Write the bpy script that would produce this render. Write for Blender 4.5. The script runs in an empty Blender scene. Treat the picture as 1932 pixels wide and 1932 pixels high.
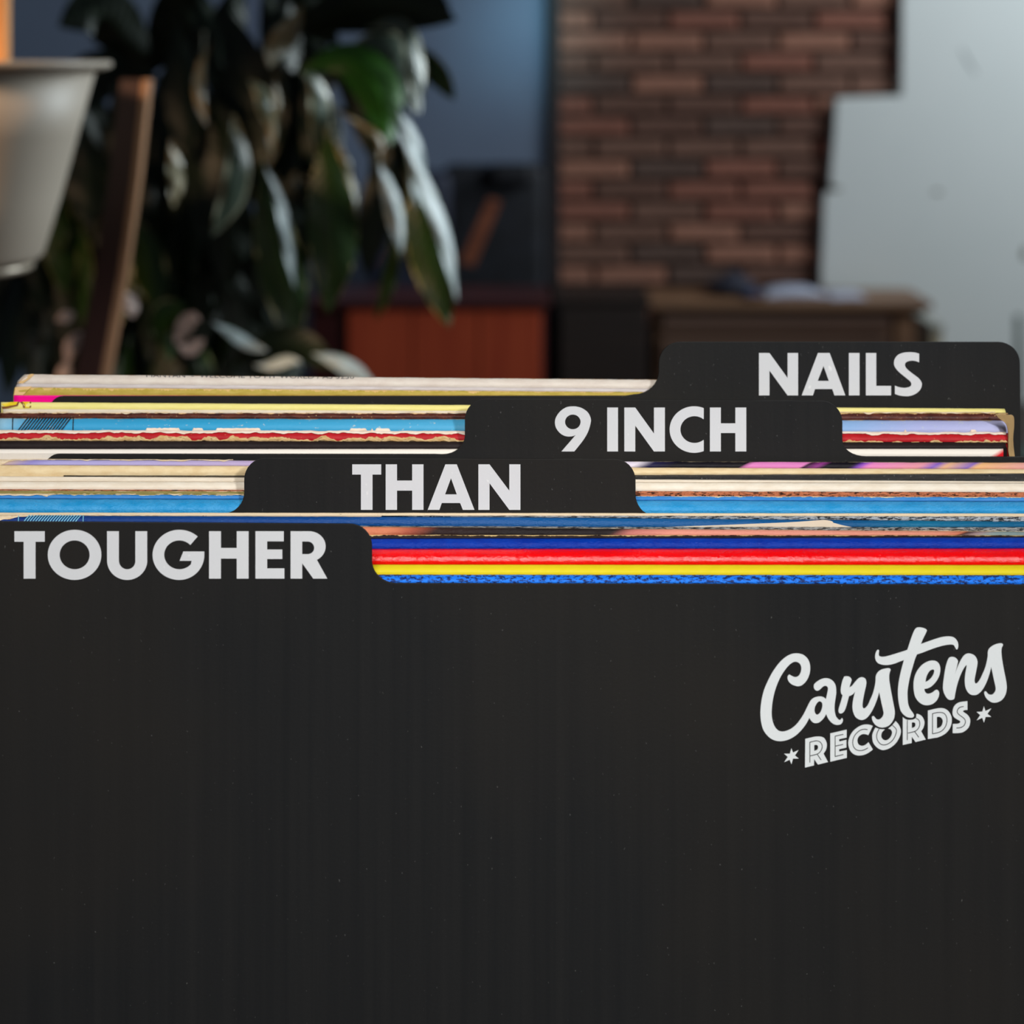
import bpy, bmesh, math, random
from mathutils import Vector, Euler, noise as mnoise
random.seed(7)
sc = bpy.context.scene
COL = sc.collection
# ------------------------------------------------------------ camera, world, light
F = 3000.0      # focal length in pixels of the 1932 px frame
YH = 110.0      # eye level in the photograph
H = 1.20        # eye height
cd = bpy.data.cameras.new('camera'); cam = bpy.data.objects.new('camera', cd); COL.objects.link(cam)
cam.location = (0, 0, H); cam.rotation_euler = (math.radians(90), 0, 0)
cd.sensor_width = 36; cd.sensor_fit = 'HORIZONTAL'; cd.lens = F/1932*36
cd.shift_y = -(966-YH)/1932
cd.clip_start = .02
cd.dof.use_dof = True; cd.dof.focus_distance = 0.474; cd.dof.aperture_fstop = 55.9/5.8
sc.camera = cam
w = bpy.data.worlds.new('world'); sc.world = w; w.use_nodes = True
w.node_tree.nodes['Background'].inputs[0].default_value = (.62, .72, .9, 1)
w.node_tree.nodes['Background'].inputs[1].default_value = 0.05
def area(name, loc, target, size, power, color):
    l = bpy.data.lights.new(name, 'AREA'); l.shape = 'RECTANGLE'; l.size, l.size_y = size; l.energy = power; l.color = color
    o = bpy.data.objects.new(name, l); COL.objects.link(o); o.location = loc
    o.rotation_euler = (Vector(target)-Vector(loc)).to_track_quat('-Z', 'Y').to_euler()
    return o
def spot(name, loc, target, power, color, deg, blend, rad):
    l = bpy.data.lights.new(name, 'SPOT'); l.energy = power; l.color = color; l.spot_size = math.radians(deg); l.spot_blend = blend
    l.shadow_soft_size = rad
    o = bpy.data.objects.new(name, l); COL.objects.link(o); o.location = loc
    o.rotation_euler = (Vector(target)-Vector(loc)).to_track_quat('-Z', 'Y').to_euler()
    return o
spot('key_lamp', (-0.10, -0.50, H+0.80), (0.0, 0.47, H-0.19), 63, (1, .965, .925), 30, .25, .34)
spot('front_light', (0.55, -0.80, H+0.46), (0, 0.47, H-0.2), 46, (.96, .975, 1), 21, .35, .05)
area('window_light', (3.0, 3.9, 2.7), (1.3, 5.6, 1.6), (1.3, 1.6), 68, (.86, .95, 1))
area('window_light_near', (2.0, 2.5, 1.95), (-0.35, 1.4, 1.1), (.5, 1.2), 62, (.84, .95, 1))
spot('added_wall_spot', (0.7, 4.3, 1.8), (.10, 5.45, 1.34), 46, (.40, .84, 1), 26, 1.0, .15)  # added spot, puts a soft blue pool of light on the left wall
spot('added_pot_spot', (-.82, 0.45, 1.55), (-.40, 1.2, 1.12), 62.0, (1, .64, .38), 18, .5, .10)  # added narrow warm spot that tints only the white pot
vs = sc.view_settings
vs.view_transform = 'Standard'; vs.look = 'None'; vs.gamma = 1; vs.exposure = 0; vs.use_curve_mapping = False
try: sc.cycles.use_denoising = True
except Exception: pass

# ------------------------------------------------------------ helpers
def s2l(c):
    c = c/255.0
    return c/12.92 if c <= .04045 else ((c+.055)/1.055)**2.4
def rgb(r, g, b): return (s2l(r), s2l(g), s2l(b), 1)
def P(px, py, D): return Vector(((px-966)/F*D, D, H-(py-YH)/F*D))
def link(o, parent=None):
    COL.objects.link(o)
    if parent: o.parent = parent
    return o
def meshobj(name, verts, faces, mat, parent=None, uvs=None, smooth=False):
    me = bpy.data.meshes.new(name); me.from_pydata([tuple(v) for v in verts], [], faces)
    if uvs is not None:
        ul = me.uv_layers.new(name='UVMap')
        for l in me.loops: ul.data[l.index].uv = uvs[l.vertex_index]
    if smooth:
        for p in me.polygons: p.use_smooth = True
    me.materials.append(mat); me.update()
    return link(bpy.data.objects.new(name, me), parent)
def bmobj(name, bm, mat, parent=None, smooth=False):
    me = bpy.data.meshes.new(name); bmesh.ops.recalc_face_normals(bm, faces=bm.faces[:]); bm.to_mesh(me); bm.free()
    if smooth:
        for p in me.polygons: p.use_smooth = True
    me.materials.append(mat)
    return link(bpy.data.objects.new(name, me), parent)
def tag(o, label, cat, group=None, kind=None):
    if label: o['label'] = label
    if cat: o['category'] = cat
    if group: o['group'] = group
    if kind: o['kind'] = kind
    return o
def empty(name, loc):
    o = bpy.data.objects.new(name, None); o.location = loc; o.empty_display_size = .05
    COL.objects.link(o); return o
def box_bm(bm, x0, x1, y0, y1, z0, z1, bev=0):
    r = bmesh.ops.create_cube(bm, size=1)
    vv = r['verts']
    for v in vv:
        v.co = Vector(((x0+x1)/2+v.co.x*(x1-x0), (y0+y1)/2+v.co.y*(y1-y0), (z0+z1)/2+v.co.z*(z1-z0)))
    if bev:
        es = list({e for v in vv for e in v.link_edges})
        bmesh.ops.bevel(bm, geom=es, offset=bev, segments=2, affect='EDGES', profile=.5)
def box(name, x0, x1, y0, y1, z0, z1, mat, parent=None, bev=0.004):
    bm = bmesh.new(); box_bm(bm, x0, x1, y0, y1, z0, z1, bev)
    return bmobj(name, bm, mat, parent)
def rel(o, root):   # keep world place while parented to an Empty that has a location
    o.matrix_parent_inverse = root.matrix_basis.inverted(); return o
def cr(pts, n=8, closed=True):
    """Catmull-Rom through points, a third element marks a corner"""
    N = len(pts); out = []
    segs = N if closed else N-1
    for i in range(segs):
        p1 = pts[i]; p2 = pts[(i+1) % N]
        c1 = len(p1) > 2; c2 = len(p2) > 2
        p0 = pts[(i-1) % N] if (closed or i > 0) else p1
        p3 = pts[(i+2) % N] if (closed or i+2 < N) else p2
        if c1: p0 = p1
        if c2: p3 = p2
        if c1 and c2: out.append((p1[0], p1[1])); continue
        for k in range(n):
            t = k/n; t2 = t*t; t3 = t2*t
            out.append(tuple(.5*((2*p1[j])+(-p0[j]+p2[j])*t+(2*p0[j]-5*p1[j]+4*p2[j]-p3[j])*t2+(-p0[j]+3*p1[j]-3*p2[j]+p3[j])*t3) for j in (0, 1)))
    if not closed: out.append((pts[-1][0], pts[-1][1]))
    return out
def flat_mesh(name, loops, D, half, mat, parent=None, bevel=0, label=None):
    """loops of pixel points standing upright at distance D, half = half thickness"""
    cu = bpy.data.curves.new(name, 'CURVE'); cu.dimensions = '2D'; cu.fill_mode = 'BOTH'
    cu.extrude = max(half-bevel, 0); cu.bevel_depth = bevel; cu.bevel_resolution = 1; cu.offset = -bevel
    for lp in loops:
        sp = cu.splines.new('POLY'); sp.points.add(len(lp)-1); sp.use_cyclic_u = True
        for q, (x, y) in zip(sp.points, lp):
            v = P(x, y, D); q.co = (v.x, v.z, 0, 1)
    tmp = bpy.data.objects.new('tmp', cu); COL.objects.link(tmp)
    dg = bpy.context.evaluated_depsgraph_get()
    me = bpy.data.meshes.new_from_object(tmp.evaluated_get(dg))
    bpy.data.objects.remove(tmp); bpy.data.curves.remove(cu)
    for v in me.vertices:
        x, y, z = v.co; v.co = (x, D-z, y)
    me.name = name; me.materials.clear(); me.materials.append(mat)
    for p in me.polygons: p.use_smooth = False
    o = link(bpy.data.objects.new(name, me), parent)
    if label: o['label'] = label
    return o

# ------------------------------------------------------------ materials
class NT:
    def __init__(s, name):
        s.m = bpy.data.materials.new(name); s.m.use_nodes = True; s.t = s.m.node_tree; s.n = s.t.nodes
        s.b = s.n['Principled BSDF']
    def node(s, typ, **kw):
        n = s.n.new(typ)
        for k, v in kw.items(): setattr(n, k, v)
        return n
    def l(s, a, b): s.t.links.new(a, b)
    def math(s, op, a, b=None, c=None, clamp=False):
        n = s.node('ShaderNodeMath', operation=op, use_clamp=clamp)
        for i, v in enumerate((a, b, c)):
            if v is None: continue
            if isinstance(v, (int, float)): n.inputs[i].default_value = v
            else: s.l(v, n.inputs[i])
        return n.outputs[0]
    def mix(s, f, a, b):
        n = s.node('ShaderNodeMix', data_type='RGBA')
        for i, v in ((0, f), (6, a), (7, b)):
            if isinstance(v, (int, float, tuple)): n.inputs[i].default_value = v
            else: s.l(v, n.inputs[i])
        return n.outputs[2]
    def noise(s, vec, scale=1, detail=3, rough=.55):
        n = s.node('ShaderNodeTexNoise'); n.inputs['Scale'].default_value = scale
        n.inputs['Detail'].default_value = detail; n.inputs['Roughness'].default_value = rough
        s.l(vec, n.inputs['Vector']); return n.outputs[0]
    def ramp01(s, v, a, b):
        n = s.node('ShaderNodeMapRange'); n.clamp = True
        n.inputs[1].default_value = a; n.inputs[2].default_value = b; s.l(v, n.inputs[0]); return n.outputs[0]
    def vec(s, src, sx, sy, sz, off=(0, 0, 0)):
        n = s.node('ShaderNodeMapping'); n.inputs['Scale'].default_value = (sx, sy, sz); n.inputs['Location'].default_value = off
        s.l(src, n.inputs[0]); return n.outputs[0]
    def bump(s, h, strength, dist=.0005):
        n = s.node('ShaderNodeBump'); n.inputs['Strength'].default_value = strength; n.inputs['Distance'].default_value = dist
        s.l(h, n.inputs['Height']); s.l(n.outputs[0], s.b.inputs['Normal'])
def simple(name, c, rough=.6, c2=None, sc_=(8, 8, 8), spec=.5, bump=0, detail=4, lo=.35, hi=.65, bdist=.002, metal=0):
    t = NT(name); t.b.inputs['Roughness'].default_value = rough; t.b.inputs['Specular IOR Level'].default_value = spec
    t.b.inputs['Metallic'].default_value = metal
    co = t.node('ShaderNodeTexCoord').outputs['Object']
    nz = t.noise(t.vec(co, *sc_), 1, detail)
    f = t.ramp01(nz, lo, hi)
    t.l(t.mix(f, c, c2 or tuple(x*.85 for x in c[:3])+(1,)), t.b.inputs['Base Color'])
    if bump: t.bump(nz, bump, bdist)
    return t.m
CREAM = rgb(232, 212, 172)
def sleeve_mat(name, base, base2=None, wt=0, wb=0, wear=CREAM, speck=0, speckc=None, rough=.55, bump=.25, spec=.18,
               stops=None, flake=0, flakec=None, sc=60, soft=True, sheen=0, seed=0):
    t = NT(name); t.b.inputs['Roughness'].default_value = rough; t.b.inputs['Specular IOR Level'].default_value = spec
    uv = t.node('ShaderNodeTexCoord').outputs['UV']
    sep = t.node('ShaderNodeSeparateXYZ'); t.l(uv, sep.inputs[0]); U, V = sep.outputs[0], sep.outputs[1]
    off = (seed*3.7, seed*1.3, seed*.7)
    if stops:
        r = t.node('ShaderNodeValToRGB'); els = r.color_ramp.elements
        while len(els) > 1: els.remove(els[-1])
        for i, (p, c) in enumerate(stops):
            e = els[0] if i == 0 else els.new(p)
            e.position = p; e.color = c
        d = t.math('ADD', U, t.math('MULTIPLY', t.math('SUBTRACT', V, .5), .012)); t.l(d, r.inputs[0]); colr = r.outputs[0]
    else:
        f = t.ramp01(t.noise(t.vec(uv, sc, 1.5, 1, off), 1, 4), .35, .65)
        colr = t.mix(f, base, base2 or base)
    if speck:
        speck += .05
        n = t.noise(t.vec(uv, 420, 3, 1, off), 1, 3, .7)
        colr = t.mix(t.ramp01(n, 1-speck, 1-speck+.06), colr, speckc or wear)
    if flake:
        flake += .06
        n = t.noise(t.vec(uv, 150, 3.2, 1, off), 1, 5, .75)
        colr = t.mix(t.ramp01(n, 1-flake, 1-flake+.05), colr, flakec or wear)
    n1 = t.noise(t.vec(uv, 70, .0, 1, (off[0]+5, off[1], 0)), 1, 6, .72)
    if wt:
        th = t.math('MULTIPLY', t.ramp01(n1, .38, .68), wt*2.8)
        colr = t.mix(t.ramp01(t.math('SUBTRACT', th, V), -.01, .03), colr, wear)
    if wb:
        n2 = t.noise(t.vec(uv, 55, 0, 1, (off[0]+25, off[1], 0)), 1, 6, .72)
        th = t.math('MULTIPLY', t.ramp01(n2, .38, .72), wb*2)
        colr = t.mix(t.ramp01(t.math('SUBTRACT', th, t.math('SUBTRACT', 1.0, V)), -.01, .03), colr, wear)
    t.l(colr, t.b.inputs['Base Color'])
    hb = t.noise(t.vec(uv, 260, 5, 1, off), 1, 4, .65)
    t.bump(hb, bump, .0006)
    return t.m
def divider_mat():
    t = NT('black_divider_plastic')
    co = t.node('ShaderNodeTexCoord').outputs['Object']
    st = t.noise(t.vec(co, 260, 4, 4), 1, 4, .6)
    grain = t.noise(t.vec(co, 900, 900, 900), 1, 2, .6)
    c = t.mix(t.ramp01(st, .3, .75), (.0108, .0113, .0118, 1), (.0154, .0154, .0152, 1))
    c = t.mix(t.ramp01(t.noise(t.vec(co, 7, 7, 5), 1, 3), .45, .7), c, (.0190, .0168, .0142, 1))
    sp = t.noise(t.vec(co, 1300, 1300, 900), 1, 2, .5)
    c = t.mix(t.ramp01(sp, .72, .80), c, (.10, .10, .095, 1))
    t.l(c, t.b.inputs['Base Color'])
    t.b.inputs['Roughness'].default_value = .62; t.b.inputs['Specular IOR Level'].default_value = .18
    hs = t.math('ADD', t.math('MULTIPLY', st, .6), t.math('MULTIPLY', grain, .5))
    t.bump(hs, .22, .0003)
    return t.m
def letter_mat(name, c):
    t = NT(name); co = t.node('ShaderNodeTexCoord').outputs['Object']
    n = t.noise(t.vec(co, 1500, 1500, 1500), 1, 2); sp = t.noise(t.vec(co, 520, 520, 330), 1, 2, .5)
    cc = t.mix(n, tuple(x*.96 for x in c[:3])+(1,), c); cc = t.mix(t.ramp01(sp, .72, .78), cc, (.85, .85, .84, 1))
    t.l(cc, t.b.inputs['Base Color']); t.b.inputs['Roughness'].default_value = .75; t.b.inputs['Specular IOR Level'].default_value = .1
    return t.m
def wood(name, c1, c2, rough=.45, sc_=(3, 3, 60), bump=.15):
    return simple(name, c1, rough, c2, sc_, bump=bump, lo=.3, hi=.7)
def leaf_mat(name, c1, c2, margin=None, mw=.3, rough=.34, back=None):
    t = NT(name); uv = t.node('ShaderNodeTexCoord').outputs['UV']
    sep = t.node('ShaderNodeSeparateXYZ'); t.l(uv, sep.inputs[0]); U, V = sep.outputs[0], sep.outputs[1]
    geo = t.node('ShaderNodeTexCoord').outputs['Object']
    c = t.mix(t.ramp01(t.noise(t.vec(geo, 25, 25, 25), 1, 3), .35, .65), c1, c2)
    a = t.math('ABSOLUTE', t.math('SUBTRACT', t.math('MULTIPLY', V, 2), 1))
    c = t.mix(t.ramp01(a, .07, .02), c, tuple(min(1, x*2+.01) for x in c2[:3])+(1,))
    if margin:
        n = t.noise(t.vec(geo, 45, 45, 45), 1, 3)
        th = t.math('ADD', a, t.math('MULTIPLY', t.math('SUBTRACT', n, .5), .9))
        c = t.mix(t.ramp01(th, 1-mw, 1-mw+.12), c, margin)  # pale rims hold variegation and painted rim highlights
    t.l(c, t.b.inputs['Base Color']); t.b.inputs['Roughness'].default_value = rough
    try: t.b.inputs['Transmission Weight'].default_value = 0
    except Exception: pass
    wv = t.math('SINE', t.math('MULTIPLY', t.math('ADD', U, t.math('MULTIPLY', a, -.12)), 90))
    t.bump(wv, .12, .0015)
    return t.m
MB = divider_mat()
ML = letter_mat('pale_grey_print', rgb(222, 223, 224))
MLOGO = letter_mat('white_logo_print', rgb(232, 236, 235))
MINK = simple('dark_inline_ink', (.018, .018, .017, 1), .7)

# ------------------------------------------------------------ structure
FLOOR_W = 5.62
m_floor = wood('dark_wood_floor', rgb(70, 46, 34), rgb(48, 30, 22), .4, (2, 30, 2))
fl = box('floor', -4, 4, -1, FLOOR_W+.1, -.05, 0, m_floor, bev=0); tag(fl, 'dark wooden floor', None, kind='structure'); del fl['label']
# blue-grey painted wall on the left, brick wall recessed beside it
DB = 5.60
m_blue = simple('blue_grey_paint', rgb(122, 136, 158), .55, rgb(112, 124, 148), (1.5, 1.5, 1.5), bump=.02)
m_blue2 = simple('blue_grey_paint_shade_side', rgb(70, 74, 84), .7)
xL = P(1036, 0, 5.45).x
wl = box('wall_left', -4.0, xL, 5.45, 5.75, 0, 2.6, m_blue, bev=.006); wl['kind'] = 'structure'
tr = box('trim_1', xL-.004, xL+.030, 5.425, 5.62, 0, 2.6, simple('dark_corner_trim', rgb(52, 48, 50), .6), bev=.003); tr['kind'] = 'structure'
m_mortar = simple('dark_mortar', rgb(118, 92, 80), .9, rgb(98, 76, 66), (30, 30, 30), bump=.3)
wb = box('wall_back', xL, 4.0, DB+.012, DB+.2, 0, 2.6, m_mortar, bev=0); wb['kind'] = 'structure'
bmats = [simple('brick_'+n, c, .85, tuple(x*.7 for x in c[:3])+(1,), (20, 20, 40), bump=.5, bdist=.004) for n, c in
         (('red', rgb(162, 104, 86)), ('brown', rgb(138, 100, 84)), ('dark', rgb(108, 84, 74)), ('orange', rgb(180, 126, 104)), ('umber', rgb(124, 88, 74)))]
bmeshes = []
for i, bmx in enumerate(bmats):
    for k in range(2):
        bm = bmesh.new(); box_bm(bm, -.121, .121, -.012, .02, -.0285, .0285)
        bmesh.ops.bevel(bm, geom=[e for e in bm.edges if all(v.co.y < 0 for v in e.verts)], offset=.006, segments=1, affect='EDGES')
        for v in bm.verts: v.co += Vector((random.uniform(-.003, .003), random.uniform(-.002, .002), random.uniform(-.0025, .0025)))
        me = bpy.data.meshes.new('brick'); bm.to_mesh(me); bm.free(); me.materials.append(bmx); bmeshes.append(me)
PX, PZ = .258, .0748
z = P(0, 760, DB).z; row = 0
while z < P(0, -110, DB).z:
    x = xL+.03 + (0 if row % 2 else .5*PX) ; x -= PX*.0
    first = True
    if row % 2 == 0:
        o = link(bpy.data.objects.new('brick', random.choice(bmeshes)), wb); o.location = (x-PX*.5+.0+.065, DB, z); o.scale.x = .45
    else: x += PX*.5
    if row % 2 == 0: x += PX*.5-.0
    while x < P(1790, 0, DB).x:
        me = random.choices(bmeshes, weights=[3, 3, 4, 4, 3, 3, 2, 2, 3, 3])[0]
        o = link(bpy.data.objects.new('brick', me), wb)
        o.location = (x, DB+random.uniform(-.003, .003), z); o.rotation_euler = (0, random.uniform(-.006, .006), 0)
        x += PX
    z += PZ; row += 1
# white plaster that still covers the right of the brick wall, with a stepped broken edge
m_pl = simple('white_plaster', rgb(236, 240, 238), .85, rgb(228, 234, 232), (1.2, 1.2, 1.2), bump=.05)
pl = flat_mesh('wall_plaster', [cr([(1699, -140, 1), (1698, 60), (1697, 181, 1), (1640, 183), (1580, 186), (1574, 196), (1570, 260), (1564, 330), (1567, 350), (1582, 356, 1),
        (1560, 362), (1552, 372), (1549, 450), (1546, 520), (1549, 546), (1560, 560), (1560, 820, 1), (3200, 820, 1), (3200, -140, 1)], 4)], DB-.03, .03, m_pl, bevel=.004)
pl.name = 'wall_right'; pl['kind'] = 'structure'
m_chip = simple('olive_chip', rgb(96, 92, 62), .9)
for (a, b, c, d) in ((1768, 362, 8, 3), (1578, 356, 9, 3), (1934, 478, 6, 12)):
    bm = bmesh.new(); bmesh.ops.create_icosphere(bm, subdivisions=2, radius=1)
    q = P(a, b, DB-.06); k = DB/F
    for v in bm.verts: v.co = Vector((q.x+v.co.x*c*k*(1+.3*math.sin(7*v.co.z)), q.y+v.co.y*.006, q.z+v.co.z*d*k))
    o = bmobj('plaster_chip', bm, m_chip, pl)
crk = flat_mesh('hairline_crack', [[(1812, 92), (1815, 92), (1830, 118), (1842, 138), (1839, 139), (1826, 120)]], DB-.0605, .0006, simple('crack_grey', rgb(150, 156, 156), .9), pl)

# ------------------------------------------------------------ dividers and sleeves
def dep(y):     # distance of the stack's stepped top edges
    return .508 - (y-745)*(.0555/355) - (.0011 if y > 966.2 else 0)
REC = {}
class Sleeve:
    def __init__(s, yb0, yb1, yf0, yf1, xl, xr, seed=0, rag=.5, bulge=.55, chl=0, chr=0, mids=None):
        s.a = (yb0, yb1, yf0, yf1); s.xl, s.xr = xl, xr; s.seed = seed; s.rag = rag; s.k = bulge
        s.chl, s.chr = chl, chr; s.mids = mids
        s.db = dep((yb0+yb1)/2) - .00006; s.df = dep((yf0+yf1)/2) + .00006
        if s.df > s.db-.0003: s.df = s.db-.0003
    def yb(s, x):
        if s.mids: return s.interp(s.mids[0], x)
        return s.a[0]+(s.a[1]-s.a[0])*x/1932
    def yf(s, x):
        if s.mids: return s.interp(s.mids[1], x)
        return s.a[2]+(s.a[3]-s.a[2])*x/1932
    def interp(s, L, x):
        for (x0, y0), (x1, y1) in zip(L, L[1:]):
            if x <= x1: return y0+(y1-y0)*max(-.3, (x-x0)/(x1-x0))
        return L[-1][1]
    def pt(s, x, t):
        r1 = s.rag*(mnoise.noise(Vector((x*.02, s.seed, 0)))*1.2+mnoise.noise(Vector((x*.11, s.seed, 3)))*.8)
        r2 = s.rag*(mnoise.noise(Vector((x*.02, s.seed, 7)))*1.2+mnoise.noise(Vector((x*.11, s.seed, 9)))*.8)
        zb = H-(s.yb(x)+r1-YH)/F*s.db; zf = H-(s.yf(x)+r2-YH)/F*s.df
        tt = max(0, min(1, t)); am = math.radians(90+32*s.k/.55*.8); a = tt*am; k = min(1, s.k*1.35)
        y = s.db+(s.df-s.db)*((1-k)*tt+k*math.sin(a)); z = zf+(zb-zf)*((1-k)*(1-tt)+k*(math.cos(a)-math.cos(am))/(1-math.cos(am)))
        if t > 1: z -= (t-1)*.02
        # slope between upper pixel and world X: px measured at the front depth
        xx = x
        if s.chl: xx = x + s.chl*(1-tt)*max(0, 1-(x-s.xl)/60)
        if s.chr: xx = x - s.chr*(1-tt)*max(0, 1-(s.xr-x)/60)
        return Vector(((xx-966)/F*y, y, z))
    def at(s, x, py, off=.00015):   # surface point under pixel (x, py)
        lo, hi = 0, 1.5
        for _ in range(18):
            m = (lo+hi)/2; p = s.pt(x, m); yy = YH+(H-p.z)/p.y*F
            if yy < py: lo = m
            else: hi = m
        p = s.pt(x, m); q = s.pt(x, min(1.45, m+.05)); d = (q-p); d.x = 0
        if d.length < 1e-7: d = Vector((0, 0, -1))
        d.normalize(); nrm = Vector((0, d.z, -d.y))
        if nrm.y > 0: nrm = -nrm
        return p+nrm*off
    def build(s, name, mat, label, group='record sleeves in the rack', end=None):
        NX = max(8, int((s.xr-s.xl)/12)); NT_ = 8
        V, UV, Fc = [], [], []
        zbot = H-(s.a[0]+s.a[1]+s.a[2]+s.a[3]-4*YH)/4/F*(s.db+s.df)/2-.315
        ts = [i/NT_ for i in range(NT_+1)]
        for i in range(NX+1):
            x = s.xl+(s.xr-s.xl)*i/NX
            pb = s.pt(x, 0)
            V.append((pb.x, s.db, zbot)); UV.append((x/1932, -2))
            for t in ts: V.append(s.pt(x, t)); UV.append((x/1932, t))
            pf = s.pt(x, 1)
            V.append((pf.x, pf.y, pf.z-.03)); UV.append((x/1932, 2))
            V.append((pf.x, pf.y, zbot)); UV.append((x/1932, 3))
        n = NT_+1+3
        for i in range(NX):
            for j in range(n-1):
                a = i*n+j; Fc.append((a, a+1, a+n+1, a+n))
            Fc.append((i*n+n-1, i*n, (i+1)*n, (i+1)*n+n-1))
        Fc.append(tuple(range(n-1, -1, -1))); Fc.append(tuple(NX*n+j for j in range(n)))
        o = meshobj(name, V, Fc, mat, uvs=UV)
        bm = bmesh.new(); bm.from_mesh(o.data); bmesh.ops.recalc_face_normals(bm, faces=bm.faces[:])
        for f in bm.faces: f.smooth = True
        bm.to_mesh(o.data); bm.free()
        tag(o, label, 'record sleeve', group)
        s.o = o; return o
    def ribbon(s, name, up, lo, x0, x1, mat, off=.0003, step=4, label=None):
        V, Fc, UV = [], [], []; n = int((x1-x0)/step)
        for i in range(n+1):
            x = x0+(x1-x0)*i/n; a, b = up(x), lo(x)
            if b < a+.15: b = a+.15
            for j in range(4):
                V.append(s.at(x, a+(b-a)*j/3, off*(1.0 if j in (1, 2) else .55))); UV.append((x/1932, j/3))
        for i in range(n):
            for j in range(3): Fc.append((i*4+j, i*4+j+1, i*4+j+5, i*4+j+4))
        o = meshobj(name, V, Fc, mat, s.o, uvs=UV)
        if label: o['label'] = label
        return o
    def decal(s, name, polys, mat, off=.00018, label=None):
        V, Fc = [], []
        for pg in polys:
            b = len(V)
            for (x, y) in pg: V.append(s.at(x, y, off))
            Fc.append(tuple(range(b, b+len(pg))))
        o = meshobj(name, V, Fc, mat, s.o)
        if label: o['label'] = label
        return o
def nz(x, f, seed): return mnoise.noise(Vector((x*f, seed*3.1, seed)))
m_torn = sleeve_mat('torn_cream_paper', rgb(232, 203, 160), rgb(246, 228, 200), bump=.6, rough=.9, spec=.1, sc=120, flake=.36, flakec=rgb(196, 150, 92))
m_torn2 = sleeve_mat('torn_tan_paper', rgb(214, 172, 112), rgb(236, 204, 150), bump=.8, rough=.9, spec=.1, sc=150, flake=.36, flakec=rgb(150, 100, 60), seed=2)
m_tornw = sleeve_mat('torn_white_paper', rgb(250, 234, 218), rgb(240, 215, 190), bump=.5, rough=.9, spec=.1, sc=90, seed=3)

# back section
W0 = Sleeve(705.5, 722, 723, 739, 30, 1870, 1, .35, chl=17)
o = W0.build('record_sleeve', sleeve_mat('white_spine', rgb(226, 216, 203), rgb(216, 203, 190), wt=.04, wear=rgb(190, 140, 90), rough=.38, bump=.3, seed=1),
    'dirty white sleeve at the very back of the rack, spine lettering along its top')
W0b = Sleeve(723, 739, 730, 744.5, 29, 1870, 2, .4, chl=5)
W0b.build('record_sleeve', sleeve_mat('pale_grey_spine', rgb(214, 206, 204), rgb(200, 190, 186), rough=.6, seed=2),
    'thin pale grey sleeve just in front of the lettered white one at the back')
W1 = Sleeve(730.3, 745, 745.5, 748, 25, 1860, 3, .5, chl=3)
W1.build('record_sleeve', sleeve_mat('olive_spine', rgb(196, 172, 84), rgb(178, 156, 62), wt=.24, wear=rgb(222, 186, 120), rough=.6, seed=3),
    'olive yellow sleeve with a scuffed spine behind the rearmost divider')
WM = Sleeve(745.8, 748.2, 749, 751, 26, 1855, 4, .1)
WM.build('record_sleeve', sleeve_mat('magenta_spine', rgb(255, 16, 150), rough=.5, seed=4),
    'magenta sleeve showing only its left corner beside the rearmost divider')
# middle section in front of NAILS
W3 = Sleeve(758.2, 771, 771, 779, 2, 1898, 5, .25, chr=3)
W3.build('record_sleeve', sleeve_mat('pale_yellow_spine', rgb(244, 232, 148), rgb(238, 226, 134), rough=.55, seed=5),
    'pale yellow sleeve directly in front of the rearmost divider')
W3b = Sleeve(771, 783, 778, 785, 6, 1800, 6, .3, mids=([(0, 771.5), (900, 775), (1932, 785)], [(0, 778), (900, 779.5), (1932, 787)]))
W3b.build('record_sleeve', sleeve_mat('off_white_spine', rgb(236, 222, 200), rgb(226, 212, 188), rough=.7, seed=6),
    'thin off-white sleeve between the pale yellow and the worn brown sleeves')
W4 = Sleeve(778, 779, 788.5, 793, 0, 1905, 7, .5, chr=4, mids=([(0, 778.5), (900, 779), (1932, 779)], [(0, 788), (900, 789.5), (1932, 793)]))
W4.build('record_sleeve', sleeve_mat('worn_brown_spine', rgb(96, 48, 36), rgb(62, 28, 24), wt=.13, wear=rgb(226, 186, 130), speck=.30, rough=.4, seed=7, flake=.30, flakec=rgb(150, 96, 66)),
    'worn dark brown sleeve with flaked cream edges above the light blue one')
W5 = Sleeve(788.5, 793, 813, 817, -3, 1908, 8, .5, chr=5)
W5.build('record_sleeve', sleeve_mat('light_blue_spine', rgb(74, 172, 212), rgb(52, 150, 198), wt=.05, flake=.31, flakec=rgb(196, 206, 200), rough=.5, seed=8,
    stops=[(0, rgb(150, 198, 222)), (.03, rgb(60, 160, 208)), (.2, rgb(52, 160, 206)), (.45, rgb(80, 170, 212)), (.47, rgb(110, 170, 210)), (.83, rgb(140, 176, 220)), (.9, rgb(172, 178, 222)), (1, rgb(190, 190, 226))]),
    'light blue sleeve with a hatched box near its left end and torn paper along it')
W6 = Sleeve(813, 817, 830.5, 834, -6, 1912, 9, .5, chr=4)
W6.build('record_sleeve', sleeve_mat('red_torn_spine', rgb(196, 34, 42), rgb(176, 26, 34), rough=.5, flake=.29, flakec=rgb(210, 150, 110), seed=9),
    'red sleeve whose spine is split by torn cream paper')
W7 = Sleeve(830.5, 834, 847, 846.5, -8, 1900, 10, .25, chr=4)
W7.build('record_sleeve', sleeve_mat('brown_black_spine', rgb(38, 28, 28), rgb(30, 22, 22), rough=.6, seed=10, speck=.22),
    'brownish black sleeve between the torn red and the plain white one')
W8 = Sleeve(847, 846.5, 856.5, 860.5, -12, 1893, 11, .15)
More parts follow.
